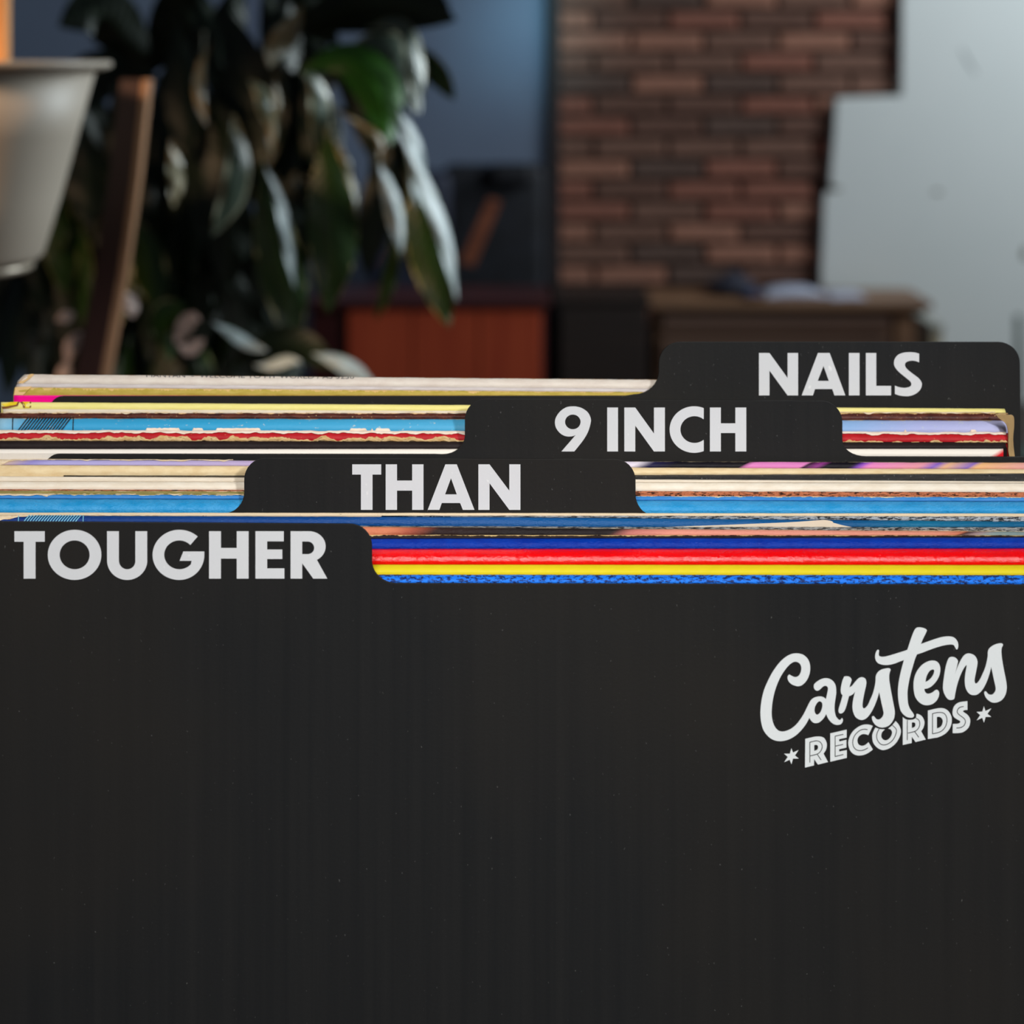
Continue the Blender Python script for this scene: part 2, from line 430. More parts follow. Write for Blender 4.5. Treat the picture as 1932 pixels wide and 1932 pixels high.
W8.build('record_sleeve', sleeve_mat('plain_white_spine', rgb(248, 240, 230), rgb(240, 230, 218), rough=.65, seed=11,
    stops=[(0, rgb(246, 238, 226)), (.976, rgb(246, 238, 224)), (.977, rgb(226, 30, 40)), (1, rgb(226, 30, 40))]),
    'plain white sleeve with a red right tip, behind the long black divider')
W9 = Sleeve(867.5, 872.5, 877, 884.8, -14, 1950, 12, .35)
lil = rgb(176, 164, 214)
W9.build('record_sleeve', sleeve_mat('picture_spine_pink', lil, lil, wt=.05, rough=.5, seed=12, stops=[(0, rgb(222, 190, 150)), (.03, rgb(150, 140, 205)), (.05, rgb(176, 170, 222)), (.25, rgb(190, 170, 205)),
    (.56, rgb(205, 190, 225)), (.621, rgb(225, 215, 225)), (.635, rgb(28, 24, 66)), (.66, rgb(14, 12, 22)), (.728, rgb(18, 14, 20)), (.732, rgb(222, 130, 190)), (.786, rgb(222, 130, 190)), (.788, rgb(14, 12, 14)),
    (.803, rgb(150, 60, 140)), (.806, rgb(18, 14, 26)), (.835, rgb(16, 12, 20)), (.842, rgb(130, 70, 190)), (.85, rgb(228, 132, 190)), (.90, rgb(226, 150, 160)), (.915, rgb(120, 90, 190)), (.925, rgb(228, 176, 130)), (.95, rgb(130, 100, 185)), (.955, rgb(232, 180, 120)), (1, rgb(222, 160, 150))]),
    'picture sleeve, lilac at left, pink and black at right, before the long divider')
W10 = Sleeve(877, 884.8, 897, 893.5, -16, 1955, 13, .25)
W10.build('record_sleeve', sleeve_mat('beige_spine', rgb(240, 218, 174), rgb(228, 200, 152), rough=.7, seed=13),
    'beige sleeve just in front of the pink and lilac picture sleeve')
W11 = Sleeve(897, 893.5, 899, 907.5, 120, 1955, 14, .4, mids=([(100, 896.9), (470, 897), (1200, 896), (1932, 893.3)], [(100, 897.2), (470, 901.5), (1200, 905.5), (1932, 907.8)]))
W11.build('record_sleeve', sleeve_mat('glossy_black_spine', rgb(24, 22, 20), rgb(14, 13, 12), rough=.22, bump=1.0, spec=.8, seed=14, speck=.30, speckc=rgb(150, 150, 150)),
    'glossy black sleeve in front of the beige one, wrinkled gloss along its right half')
W12 = Sleeve(898.5, 907.7, 908, 911, -18, 1958, 15, .2)
W12.build('record_sleeve', sleeve_mat('ivory_spine', rgb(238, 226, 206), rgb(228, 214, 192), rough=.7, seed=15),
    'thin ivory sleeve behind the thicker cream one')
W12b = Sleeve(908, 911, 923, 928.6, -18, 1958, 16, .2)
W12b.build('record_sleeve', sleeve_mat('cream_spine', rgb(244, 234, 216), rgb(236, 222, 200), rough=.6, seed=16),
    'thick cream sleeve behind the copper speckled one')
W13 = Sleeve(923, 928.6, 926, 938, -18, 1960, 17, .5)
W13.build('record_sleeve', sleeve_mat('copper_speckle_spine', rgb(66, 30, 18), rgb(40, 22, 16), rough=.4, bump=.8, seed=17, flake=.50, flakec=rgb(205, 122, 84), sc=200),
    'dark sleeve with copper speckles above the bright blue sleeves')
W14 = Sleeve(925.5, 938, 932.5, 941, -18, 1500, 18, .4, mids=([(0, 925.5), (480, 927), (1200, 938), (1932, 941)], [(0, 932.5), (480, 933.5), (1200, 940), (1932, 943)]))
W14.build('record_sleeve', sleeve_mat('khaki_spine', rgb(152, 140, 84), rgb(130, 120, 66), rough=.7, wt=.1, seed=18),
    'khaki sleeve seen at left above the bright blue sleeves')
W15 = Sleeve(932.5, 937.5, 940, 945.5, -20, 1962, 19, .5)
W15.build('record_sleeve', sleeve_mat('mid_blue_spine', rgb(46, 128, 200), rgb(70, 140, 206), wt=.16, rough=.5, seed=19, flake=.25),
    'thin mid-blue sleeve directly behind the thick bright blue one')
W15b = Sleeve(940, 945.5, 966, 967.3, -22, 1965, 20, .4)
W15b.build('record_sleeve', sleeve_mat('bright_blue_spine', rgb(28, 150, 212), rgb(64, 164, 222), rough=.42, bump=.7, spec=.35, seed=20, flake=.24, flakec=rgb(240, 225, 205)),
    'thick bright blue sleeve behind the THAN divider')
# section in front of THAN
W16 = Sleeve(966.8, 968.5, 972.5, 974.5, -25, 1970, 21, .35)
W16.build('record_sleeve', sleeve_mat('thin_cream_spine', rgb(232, 208, 176), rgb(224, 205, 170), rough=.7, seed=21, flake=.30, flakec=rgb(110, 88, 66)),
    'thin cream sleeve along the foot of the THAN tab')
W17 = Sleeve(972.5, 974.5, 973, 983.2, 720, 1972, 22, .5, mids=([(700, 972.6), (960, 972.8), (1440, 973.5), (1932, 974.4)], [(700, 972.9), (960, 975.5), (1440, 979.5), (1932, 984)]))
W17.build('record_sleeve', sleeve_mat('scuffed_black_spine', rgb(20, 20, 22), rgb(36, 36, 40), rough=.3, bump=.9, spec=.8, seed=22, flake=.47, flakec=rgb(190, 196, 202), sc=160),
    'scuffed black and white speckled sleeve above the navy one')
W18 = Sleeve(972.8, 983.2, 990, 994, -28, 1974, 23, .4, mids=([(-28, 972.4), (960, 975.5), (1440, 979.5), (1974, 984)], [(-28, 984.5), (300, 985.5), (960, 992.5), (1440, 993.5), (1974, 993.8)]))
W18.build('record_sleeve', sleeve_mat('navy_spine', rgb(0, 62, 128), rgb(4, 84, 140), rough=.4, bump=.6, spec=.35, seed=23, flake=.26, flakec=rgb(90, 150, 180),
    stops=[(0, rgb(6, 52, 128)), (.3, rgb(4, 68, 140)), (.6, rgb(6, 88, 150)), (.83, rgb(4, 84, 138)), (.9, rgb(0, 110, 150)), (1, rgb(4, 96, 140))]),
    'dark blue sleeve with a pale hatched box near its left end')
W20 = Sleeve(991, 994.2, 996, 1003, -30, 1976, 24, .5, mids=([(-30, 988), (700, 991.5), (1200, 993.8), (1932, 994.4)], [(-30, 990), (700, 994), (1200, 998), (1932, 1003)]))
W20.build('record_sleeve', sleeve_mat('black_silver_spine', rgb(24, 22, 22), rgb(40, 36, 34), rough=.3, bump=.9, spec=.8, seed=24, flake=.46, flakec=rgb(170, 170, 168), sc=140, wb=.12),
    'thin black sleeve with silvery scuffs above the salmon picture sleeve')
W21 = Sleeve(994, 1003, 1008, 1010, -32, 1978, 25, .3, mids=([(-30, 990), (700, 994), (1200, 998), (1932, 1003)], [(-30, 1005), (700, 1008.5), (1200, 1009.5), (1932, 1010)]))
W21.build('record_sleeve', sleeve_mat('salmon_picture_spine', 0, 0, rough=.4, bump=.5, seed=25, flake=.22, flakec=rgb(235, 200, 180), stops=[(0, rgb(220, 130, 96)), (.38, rgb(214, 128, 92)), (.40, rgb(170, 84, 62)),
    (.425, rgb(46, 26, 24)), (.5, rgb(30, 24, 24)), (.60, rgb(36, 28, 28)), (.618, rgb(200, 120, 110)), (.66, rgb(232, 150, 130)), (.8, rgb(228, 150, 130)), (.92, rgb(226, 146, 120)), (.938, rgb(205, 120, 90)), (.942, rgb(50, 30, 30)), (.955, rgb(168, 140, 140)), (.97, rgb(140, 158, 156)), (1, rgb(130, 150, 150))]),
    'picture sleeve with a salmon pink and near-black spine')
W22 = Sleeve(1008.5, 1010, 1017.3, 1013.5, -34, 1980, 26, .5)
W22.build('record_sleeve', sleeve_mat('dark_brown_spine', rgb(40, 24, 22), rgb(26, 18, 18), wt=.2, wear=rgb(220, 190, 130), rough=.45, seed=26, flake=.26),
    'thin dark brown sleeve with flaked edge behind the royal blue one')
W23 = Sleeve(1017.3, 1013.5, 1035.5, 1034, -36, 1982, 27, .35)
W23.build('record_sleeve', sleeve_mat('royal_blue_spine', rgb(0, 44, 152), rgb(0, 56, 166), rough=.42, bump=.6, seed=27, speck=.215, speckc=rgb(190, 200, 225)),
    'royal blue sleeve directly behind the glossy red one')
W24 = Sleeve(1035.5, 1034, 1064, 1065.5, -38, 1984, 28, .3, bulge=.6)
W24.build('record_sleeve', sleeve_mat('glossy_red_spine', rgb(250, 2, 8), rgb(240, 0, 6), rough=.13, bump=.6, spec=.9, seed=28, sc=30),
    'glossy bright red sleeve, the thickest in the rack')
W25 = Sleeve(1064, 1065.5, 1083.3, 1084.8, -40, 1986, 29, .2)
W25.build('record_sleeve', sleeve_mat('bright_yellow_spine', rgb(228, 208, 36), rgb(222, 204, 28), rough=.55, bump=.15, seed=29),
    'bright yellow sleeve between the glossy red and the mottled blue one')
W26 = Sleeve(1083.3, 1084.8, 1099.5, 1101.5, -42, 1988, 30, .3)
W26.build('record_sleeve', sleeve_mat('mottled_blue_spine', rgb(30, 130, 248), rgb(24, 118, 240), wt=.03, wear=rgb(235, 215, 190), rough=.5, seed=30, flake=.45, flakec=rgb(20, 40, 96), sc=40),
    'frontmost sleeve, bright blue mottled with dark cracks')

# end folds, torn paper, print on the spines
W0.decal('worn_corner', [[(36, 716), (48, 707.5), (58, 708), (52, 716), (44, 723), (34, 722)]], m_torn2, .0004, label='tan scuffed corner of the spine')
W1.decal('worn_corner', [[(27, 732), (60, 731), (52, 737), (44, 745), (27, 745)]], m_torn2, .0004)
m_y = simple('yellow_print', rgb(246, 214, 30), .5); m_br = simple('brown_print', rgb(138, 84, 30), .5)
W3.decal('yellow_corner_print', [[(3, 763), (20, 759.5), (34, 759), (31, 764), (10, 767)], [(42, 759), (56, 759), (56, 769), (48, 769), (47, 763)]], m_y, .0002)
W3.decal('brown_corner_print', [[(3, 767), (12, 767), (31, 764), (34, 759), (37, 759), (34, 766), (14, 770), (5, 771)], [(38, 760), (42, 759), (47, 763), (48, 769), (44, 769), (43, 764)], [(56, 759), (59, 759), (59, 768), (56, 769)]], m_br, .00024)
def hatch(S, x0, x1, yt, ybm, step, wd, mat, bars, barw, sl):
    pg = []
    x = x0+6
    while x < x1-sl-1:
        ys = [yt+(ybm-yt)*q for q in (0, .34, .67, 1)]
        L = [(x+sl*(1-q), y) for q, y in zip((0, .34, .67, 1), ys)]
        R = [(a+wd, b) for a, b in L]
        for i in range(3): pg.append([L[i], R[i], R[i+1], L[i+1]])
        x += step
    for bx in bars:
        for q in range(3):
            a, b = yt+(ybm-yt)*q/3, yt+(ybm-yt)*(q+1)/3
            pg.append([(bx, a), (bx+barw, a), (bx+barw, b), (bx, b)])
    S.decal('hatched_box_print', pg, mat, .0004)
hatch(W5, 26, 138, 789.5, 813.5, 5.8, 2.7, simple('black_spine_ink', rgb(14, 22, 34), .6), (23.5, 137.5), 1.8, 20)
hatch(W18, 38, 155, 974, 984, 5.4, 2.7, simple('pale_blue_ink', rgb(120, 196, 226), .6), (34.5, 156.5), 1.8, 11)
# torn paper bands along the light blue and red sleeves
W6.ribbon('torn_paper_strip', lambda x: W6.yb(x)-.2+max(0, nz(x, .03, 3)*3), lambda x: W6.yb(x)+4.6+nz(x, .05, 4)*3+nz(x, .2, 5)*1.2, -4, 1900, m_tornw, .0006, 4)
W5.ribbon('torn_paper_strip', lambda x: W5.yf(x)-max(0, 1.2+(5 if nz(x, .022, 8)+nz(x, .3, 9)*.1 > .12 else -1.2)+nz(x, .3, 9)*1.2)*(.3 if x < 130 else 1), lambda x: W5.yf(x)+1, -3, 1904, m_tornw, .0004, 4)
W6.ribbon('torn_paper_strip', lambda x: W6.yf(x)-4.8+nz(x, .035, 13)*8+nz(x, .22, 6)*2.2+(3 if x > 1400 else 0), lambda x: W6.yf(x)+1.3+nz(x, .09, 7)*2.2+nz(x, .4, 7)*1, -4, 1900, m_torn2, .0007, 3)
W4.ribbon('torn_paper_strip', lambda x: W4.yb(x)-.4, lambda x: W4.yb(x)+.4+max(0, nz(x, .04, 18)*6), 10, 1880, m_torn, .0004, 4)
W15.ribbon('torn_paper_strip', lambda x: W15.yb(x)-.5, lambda x: W15.yb(x)+.2+max(0, nz(x, .05, 21)*3+(2.5 if x < 90 else 0)), -10, 460, m_torn, .0003, 3)
W18.ribbon('torn_paper_strip', lambda x: W18.yb(x)-.6, lambda x: W18.yb(x)+.6+max(0, nz(x, .07, 22)*2+(9-x*.14 if x < 60 else 0)), -20, 300, m_torn, .0004, 3)
W9.ribbon('torn_paper_strip', lambda x: W9.yb(x)-.6, lambda x: W9.yb(x)+.3+max(0, nz(x, .05, 25)*5+(7-x*.2 if x < 35 else 0)), -12, 440, m_torn, .0003, 3)
ce = flat_mesh('worn_corner', [cr([(1878, 782, 1), (1893, 779), (1900, 783), (1911, 784), (1913, 800), (1911, 830), (1914, 861, 1), (1904, 861, 1), (1902, 850), (1902, 834), (1902, 815), (1898, 800), (1886, 790)], 4)], dep(838), .0003, m_torn2, W7.o)
ce['label'] = 'tan worn folded corner at the right end'
for x0, c in ((722, 0), (760, 1), (832, 2), (948, 3), (1174, 4)):
    pass
# the loose torn sheet standing up among the front sleeves
sheet_d = dep(993.5)-.0012
sh = flat_mesh('torn_sheet', [cr([(1190, 996, 1), (1200, 993.5, 1), (1350, 988.5), (1480, 983.5), (1540, 979.5), (1556, 979), (1568, 981), (1571, 984, 1), (1588, 988.5), (1612, 993, 1), (1616, 1003, 1), (1190, 1003, 1)], 5)],
    dep(985), .00012, simple('cream_sheet', rgb(246, 228, 202), .8)); sh.data.transform(__import__('mathutils').Matrix.Translation((0, -.0009, -.0001)))
tag(sh, 'torn cream sheet of paper poking up in front of the dark blue sleeve', 'paper')
# cropped lettering on the top of the rearmost spine
def spine_text(S, txt, x0, x1, ycap, hpx, mat):
    cu = bpy.data.curves.new('t', 'FONT'); cu.body = txt; cu.size = 1; cu.resolution_u = 3
    tmp = bpy.data.objects.new('t', cu); COL.objects.link(tmp); dg = bpy.context.evaluated_depsgraph_get()
    me = bpy.data.meshes.new_from_object(tmp.evaluated_get(dg)); bpy.data.objects.remove(tmp)
    bm = bmesh.new(); bm.from_mesh(me)
    xs = [v.co.x for v in bm.verts]; a, b = min(xs), max(xs)
    bmesh.ops.bisect_plane(bm, geom=bm.verts[:]+bm.edges[:]+bm.faces[:], plane_co=(0, .36, 0), plane_no=(0, 1, 0), clear_outer=True)
    for v in bm.verts:
        px = x0+(v.co.x-a)/(b-a)*(x1-x0); yb = S.yb(px)
        v.co = S.at(px, yb+.4+(.36-v.co.y)/.36*hpx, .00012)
    bmesh.ops.recalc_face_normals(bm, faces=bm.faces[:])
    me2 = bpy.data.meshes.new('spine_lettering'); bm.to_mesh(me2); bm.free(); me2.materials.append(mat)
    o = link(bpy.data.objects.new('spine_lettering', me2), S.o); return o
spine_text(W0, 'MANTAN  -  WELCOME TO MY WORLD / AS 3250', 276, 668, 0, 3.6, simple('grey_spine_ink', rgb(88, 84, 84), .7))

# ------------------------------------------------------------ dividers
def arc(cx, cy, r, a0, a1, n=8):
    return [(cx+r*math.cos(math.radians(a0+(a1-a0)*i/n)), cy+r*math.sin(math.radians(a0+(a1-a0)*i/n))) for i in range(n+1)]
def flare(p0, p1, n=8, left=True):
    """S-corner: vertical at p0 easing out to horizontal at p1"""
    (x0, y0), (x1, y1) = p0, p1; out = []
    for i in range(n+1):
        a = math.pi/2*i/n; out.append((x1+(x0-x1)*math.cos(a) if False else x0+(x1-x0)*(1-math.cos(a)), y0+(y1-y0)*math.sin(a)))
    return out
GD = 'black plastic record dividers'
def divider(label, loop, D):
    o = flat_mesh('record_divider', [loop], D, .0004, MB, bevel=.00012)
    tag(o, label, 'record divider', GD); return o
BOT = 2720
D1 = dep(752)
L = [(94, BOT), (94, 775)] + arc(119, 772, 25, 180, 270)[0:] + [(1180, 746.5)] + flare((1243, 700), (1196, 744), 8)[::-1] + arc(1283, 685, 40, 180, 270) + arc(1884, 685, 40, 270, 360) + [(1925, 780), (1925, BOT)]
div_nails = divider('rearmost black divider, its tab at the far right reading NAILS', L, D1)
D2 = dep(861)
L = [(84, BOT), (84, 890)] + arc(112, 884, 28, 180, 270) + [(820, 856.5)] + flare((877, 822), (835, 857), 8)[::-1] + arc(917, 792, 40, 180, 270) + arc(1549, 796, 40, 270, 360) + flare((1589, 830), (1634, 861), 8) + [(2040, 861.8), (2040, BOT)]
div_inch = divider('black divider whose tab reads 9 INCH', L, D2)
D3 = dep(966)-.0006
L = [(-80, BOT), (-80, 969)] + [(400, 969.5)] + flare((461, 928), (422, 968), 8)[::-1] + arc(501, 904, 40, 180, 270) + arc(1159, 906, 40, 270, 360) + flare((1199, 932), (1232, 970.5), 8) + [(2060, 972), (2060, BOT)]
div_than = divider('black divider whose tab reads THAN', L, D3)
D4 = dep(1101.5)-.0007
L = [(-120, BOT+60), (-120, 983)] + [(0, 983.4)] + arc(660, 1030, 42, 270, 360)[0:] + flare((702, 1058), (748, 1100), 10) + [(2070, 1103), (2070, BOT+60)]
div_tough = divider('frontmost black divider, TOUGHER on its left tab and a logo at right', L, D4)

LY = .00055
def letters(parent, D, glyphs, mat=ML, lift=LY):
    for name, loops in glyphs:
        flat_mesh('letter', loops, D-lift, .00008, mat, parent)
def R(u0, v0, s, pts): return [(u0+p[0]/s, v0+p[1]/s)+((1,) if len(p) > 2 else ()) for p in pts]
def poly(u0, v0, s, pts): return [(u0+a/s, v0+b/s) for a, b in pts]
def ell(cx, cy, a, b, a0=0, a1=360, n=48):
    return [(cx+a*math.cos(math.radians(a0+(a1-a0)*i/n)), cy+b*math.sin(math.radians(a0+(a1-a0)*i/n))) for i in range(n + (0 if abs(a1-a0) == 360 else 1))]
s1 = 4.025; q = (0, 860, s1)
def Hh(x0, x1, sw, yt, yb_, b0, b1): return [(x0, yt), (x0+sw, yt), (x0+sw, b0), (x1-sw, b0), (x1-sw, yt), (x1, yt), (x1, yb_), (x1-sw, yb_), (x1-sw, b1), (x0+sw, b1), (x0+sw, yb_), (x0, yb_)]
T = [(110, 573), (340, 573), (340, 652), (270, 652), (270, 932), (180, 932), (180, 652), (110, 652)]
U_ = [(813, 573), (903, 573), (903, 800)] + ell(966, 800, 62, 62, 180, 0, 20) + [(1028, 573), (1118, 573), (1118, 795)] + ell(966, 795, 152.5, 147, 0, 180, 30)
G_ = [(1502, 612), (1447, 675)] + ell(1362, 752, 115, 110, -43, -320, 40) + [(1455, 797), (1364, 797), (1392, 727), (1551, 727)] + ell(1362, 752, 190, 190, 0, 90, 16)[0:] + ell(1362, 752, 203, 190, 90, 313, 40)[1:]
E_ = [(8, 573), (223, 573), (223, 649), (97, 649), (97, 712), (212, 712), (212, 783), (97, 783), (97, 855), (228, 855), (228, 932), (8, 932)]
R_ = [(275, 573), (415, 573)] + ell(415, 688, 126, 115, -90, 62, 20)[1:] + [(553, 932), (447, 932), (363, 815), (363, 932), (275, 932)]
Rh = [(363, 650), (405, 650)] + ell(405, 698.5, 49, 48.5, -90, 90, 16)[1:] + [(363, 747)]
letters(div_tough, D4, [('T', [poly(*q, T)]), ('O', [poly(*q, ell(566.5, 752, 203.5, 190)), poly(*q, ell(567, 752, 114, 110))]), ('U', [poly(*q, U_)]), ('G', [poly(*q, G_)]),
    ('H', [poly(*q, Hh(1588, 1888, 90, 573, 932, 700, 780))]), ('E', [poly(480, 860, s1, E_)]), ('R', [poly(480, 860, s1, R_), poly(480, 860, s1, Rh)])])
q = (480, 860, s1)
A_ = [(1450, 65), (1537, 65), (1671, 410), (1583, 410), (1562, 358), (1423, 358), (1405, 410), (1316, 410)]
def Nn(x0, x1, sw, yt, yb_, dl, dr): return [(x0, yb_), (x0, yt), (x0+sw, yt), (x1-sw, dr), (x1-sw, yt), (x1, yt), (x1, yb_), (x1-sw, yb_), (x0+sw, dl), (x0+sw, yb_)]
letters(div_than, D3, [('T', [poly(*q, [(743, 65), (963, 65), (963, 142), (897, 142), (897, 410), (809, 410), (809, 142), (743, 142)])]), ('H', [poly(*q, Hh(997, 1284, 86, 65, 410, 188, 264))]),
    ('A', [poly(*q, A_), poly(*q, [(1448, 293), (1537, 293), (1493, 170)])]), ('N', [Nn(902.6, 981.9, 21, 876.1, 961.9, 911.7, 925.8)])])
q = (960, 680, s1)
nine = cr([(400, 691, 1), (497, 691, 1), (560, 612), (600, 545), (620, 480), (622, 440), (600, 395), (560, 365), (520, 352), (486, 349), (440, 355), (395, 382), (362, 425), (350, 465), (358, 510), (385, 548), (420, 571), (455, 578), (485, 575), (508, 566, 1)], 6)
Cc = [(1480, 364)] + [(1480, 441)] + ell(1410, 525, 107, 102, -50, -310, 40) + [(1480, 611), (1480, 689)] + ell(1408, 525, 187, 176.5, 67.5, 292.5, 44)
letters(div_inch, D2, [('9', [poly(*q, nine), poly(*q, ell(486, 467, 59, 56))]), ('I', [poly(*q, [(747, 358), (829, 358), (829, 691), (747, 691)])]), ('N', [poly(*q, Nn(877, 1185, 83, 358, 691, 495, 555))]),
    ('C', [poly(*q, Cc)]), ('H', [poly(*q, Hh(1527, 1803, 83, 358, 691, 478, 551))])])
s2 = 3.927; q = (1440, 640, s2)
S_ = cr([(1155, 107, 1), (1155, 171, 1), (1120, 160), (1085, 160), (1057, 172), (1050, 192), (1062, 217), (1100, 250), (1145, 283), (1168, 310), (1175, 335), (1165, 370), (1135, 400), (1095, 418), (1055, 422), (1010, 417), (975, 405, 1), (975, 344, 1), (1010, 356), (1050, 360), (1085, 352), (1097, 335), (1088, 312), (1050, 280), (1002, 240), (977, 208), (968, 180), (975, 145), (1000, 115), (1040, 100), (1085, 96), (1125, 99)], 5)
letters(div_nails, D1, [('N', [poly(*q, Nn(-32, 258, 78, 102, 416, 232, 287))]), ('A', [poly(*q, [(405, 102), (492, 102), (608, 416), (527, 416), (511, 369), (383, 369), (368, 416), (285, 416)]), poly(*q, [(403, 309), (486, 309), (446, 198)])]),
    ('I', [poly(*q, [(634, 102), (713, 102), (713, 416), (634, 416)])]), ('L', [poly(*q, [(760, 102), (837, 102), (837, 346), (947, 346), (947, 416), (760, 416)])]), ('S', [poly(*q, S_)])])
# logo
k = 1932/180
Z1, Z2, Z3, Z4, Z5 = (1420, 1220, k), (1560, 1220, k), (1640, 1170, k), (1740, 1170, k), (1470, 1330, k)
Z6 = (1630, 1310, 1932/170); Z7 = (1740, 1310, 13.8)
def C_(*a): return a
Ca = [(740,568),(710,600),(708,650),(735,710),(790,760),(850,787),(915,800),(985,785),(1045,740),(1095,680),(1135,600),(1160,510),(1165,420),(1150,320),(1110,240),(1040,175),(960,145),(880,137),(790,150),(700,190),(600,265),(500,375),(400,520),(310,690),(240,850),(195,1010),(168,1170),(157,1330),(165,1480),(190,1610),(230,1710),(290,1790),(370,1860),(460,1900),(560,1912),(660,1900),(770,1860),(880,1790),(980,1695),(1070,1580),(1120,1495),(1148,1440,1),(1185,1500),(1235,1540),(1285,1548),(1340,1535),(1400,1490),(1450,1430),(1490,1362,1),(1520,1440),(1570,1510),(1630,1560),(1690,1582),(1750,1580),(1800,1555),(1828,1500),(1825,1465),(1810,1448),(1790,1465),(1768,1488),(1740,1475),(1700,1430),(1675,1370),(1660,1290),(1660,1180),(1672,1080),(1690,960),(1692,880),(1680,790),(1650,725),(1600,675),(1540,648),(1470,640),(1400,655),(1330,690),(1260,745),(1240,780),(1240,830),(1262,872),(1300,892),(1345,880),(1385,845),(1430,805),(1470,792),(1508,805),(1525,850),(1515,920),(1500,990),(1482,1065,1),(1445,1030),(1390,1012),(1330,1012),(1270,1025),(1220,1050),(1180,1085),(1145,1140),(1090,1250),(1030,1370),(960,1480),(880,1580),(790,1655),(700,1700),(610,1720),(530,1705),(470,1650),(425,1570),(395,1460),(385,1350),(390,1220),(405,1100),(435,950),(485,790),(555,630),(640,490),(720,390),(790,330),(860,304),(920,318),(965,360),(985,430),(975,510),(940,580),(895,612),(850,615),(805,600),(770,580)]
Cah = [(1360,1105),(1400,1130),(1412,1190),(1400,1260),(1370,1330),(1330,1370),(1300,1378),(1265,1345),(1252,1280),(1265,1210),(1300,1145),(1335,1112)]
rs = [(350,610),(375,603),(430,603),(475,625),(500,665),(495,700),(475,760),(455,830,1),(510,790),(570,715),(620,660),(665,630),(710,620),(760,635),(790,670),(800,730),(790,800),(765,910),(740,1030),(723,1150),(725,1220),(750,1252),(785,1235),(830,1180),(880,1070),(930,950),(965,820),(985,700),(988,610),(1010,550),(1050,500),(1110,465),(1180,445),(1245,437),(1280,447),(1290,475),(1275,515),(1262,580),(1265,680),(1285,820),(1315,980),(1345,1140),(1370,1270),(1375,1360),(1362,1440),(1330,1510),(1280,1575),(1220,1615),(1150,1635),(1090,1635),(1030,1615),(970,1570),(930,1510),(912,1450),(920,1415),(950,1408),(975,1435),(1005,1467),(1045,1478),(1090,1460),(1130,1410),(1148,1350),(1135,1270),(1110,1160),(1080,1020),(1057,915,1),(1040,990),(1000,1110),(950,1230),(890,1340),(820,1430),(750,1475),(690,1483),(625,1460),(570,1410),(535,1330),(517,1230),(525,1120),(545,1010),(575,905,1),(540,950),(490,985),(448,1000,1),(430,1070),(400,1180),(365,1280),(325,1335),(280,1352),(245,1335),(235,1290),(250,1220),(290,1090),(318,985,1),(290,945),(280,880),(290,790),(315,690),(335,640)]
tt = [(180,598),(150,620),(125,680),(118,750),(135,820),(180,870),(250,898),(330,907),(420,900),(520,875),(610,840),(703,805,1),(670,920),(630,1080),(600,1230),(582,1380),(580,1500),(590,1620),(610,1740),(640,1840),(701,1917),(771,1962),(841,1975),(891,1962),(906,1922),(876,1867),(821,1787),(786,1687),(775,1560),(775,1430),(795,1290),(830,1120),(880,940),(925,790),(965,692,1),(1080,655),(1220,600),(1380,545),(1520,508),(1640,492),(1710,505),(1740,555),(1765,592),(1790,575),(1802,520),(1790,440),(1750,380),(1700,345),(1640,332),(1560,332),(1470,345),(1350,378),(1200,430),(1042,485,1),(1080,395),(1120,310),(1165,215),(1150,185),(1100,160),(1020,147),(960,155),(920,195),(880,280),(830,420),(770,602,1),(680,635),(550,675),(420,715),(320,738),(240,742),(200,720),(192,680),(197,620)]
ee = [(1300,820),(1360,835),(1410,880),(1435,950),(1438,1020),(1420,1110),(1380,1200),(1320,1280),(1250,1345),(1180,1380),(1115,1390,1),(1125,1440),(1155,1480),(1200,1492),(1260,1475),(1310,1440),(1345,1415),(1380,1415),(1405,1440),(1415,1490),(1400,1560),(1360,1630),(1290,1690),(1210,1718),(1120,1718),(1050,1690),(980,1630),(930,1550),(905,1450),(895,1340),(902,1220),(930,1110),(980,1010),(1060,915),(1150,855),(1230,825)]
eh = [(1300,1000),(1315,1030),(1300,1090),(1260,1160),(1200,1220),(1137,1255,1),(1150,1170),(1180,1090),(1225,1025),(1265,1003)]
ns = [(600,745),(650,752),(700,785),(722,830),(710,900),(685,1000),(655,1105,1),(690,1010),(740,890),(790,790),(840,720),(890,685),(940,675),(1000,685),(1055,715),(1095,765),(1118,840),(1110,930),(1085,1060),(1062,1180),(1062,1250),(1085,1283),(1120,1265),(1170,1195),(1220,1090),(1270,970),(1305,840),(1325,720),(1325,660),(1340,600),(1380,550),(1440,510),(1510,482),(1590,468),(1625,480),(1632,510),(1612,550),(1602,620),(1610,740),(1630,880),(1660,1040),(1690,1190),(1708,1310),(1708,1400),(1690,1490),(1650,1570),(1590,1630),(1520,1662),(1460,1670),(1400,1660),(1330,1615),(1280,1555),(1253,1480),(1265,1447),(1295,1447),(1330,1490),(1380,1512),(1430,1500),(1475,1440),(1485,1370),(1465,1270),(1430,1110),(1395,945,1),(1370,1050),(1330,1180),(1270,1320),(1200,1430),(1120,1500),(1040,1518),(970,1500),(910,1440),(870,1340),(860,1220),(870,1090),(890,980),(900,908,1),(870,930),(810,1030),(750,1170),(700,1330),(670,1470),(650,1580),(625,1605),(570,1615),(510,1590),(450,1500),(420,1400),(420,1300),(435,1180),(455,1040),(485,900),(520,800),(555,755)]
def PX_(Z, pts, closed=True, n=5): return poly(*Z, cr(pts, n, closed))
DL = D4-LY
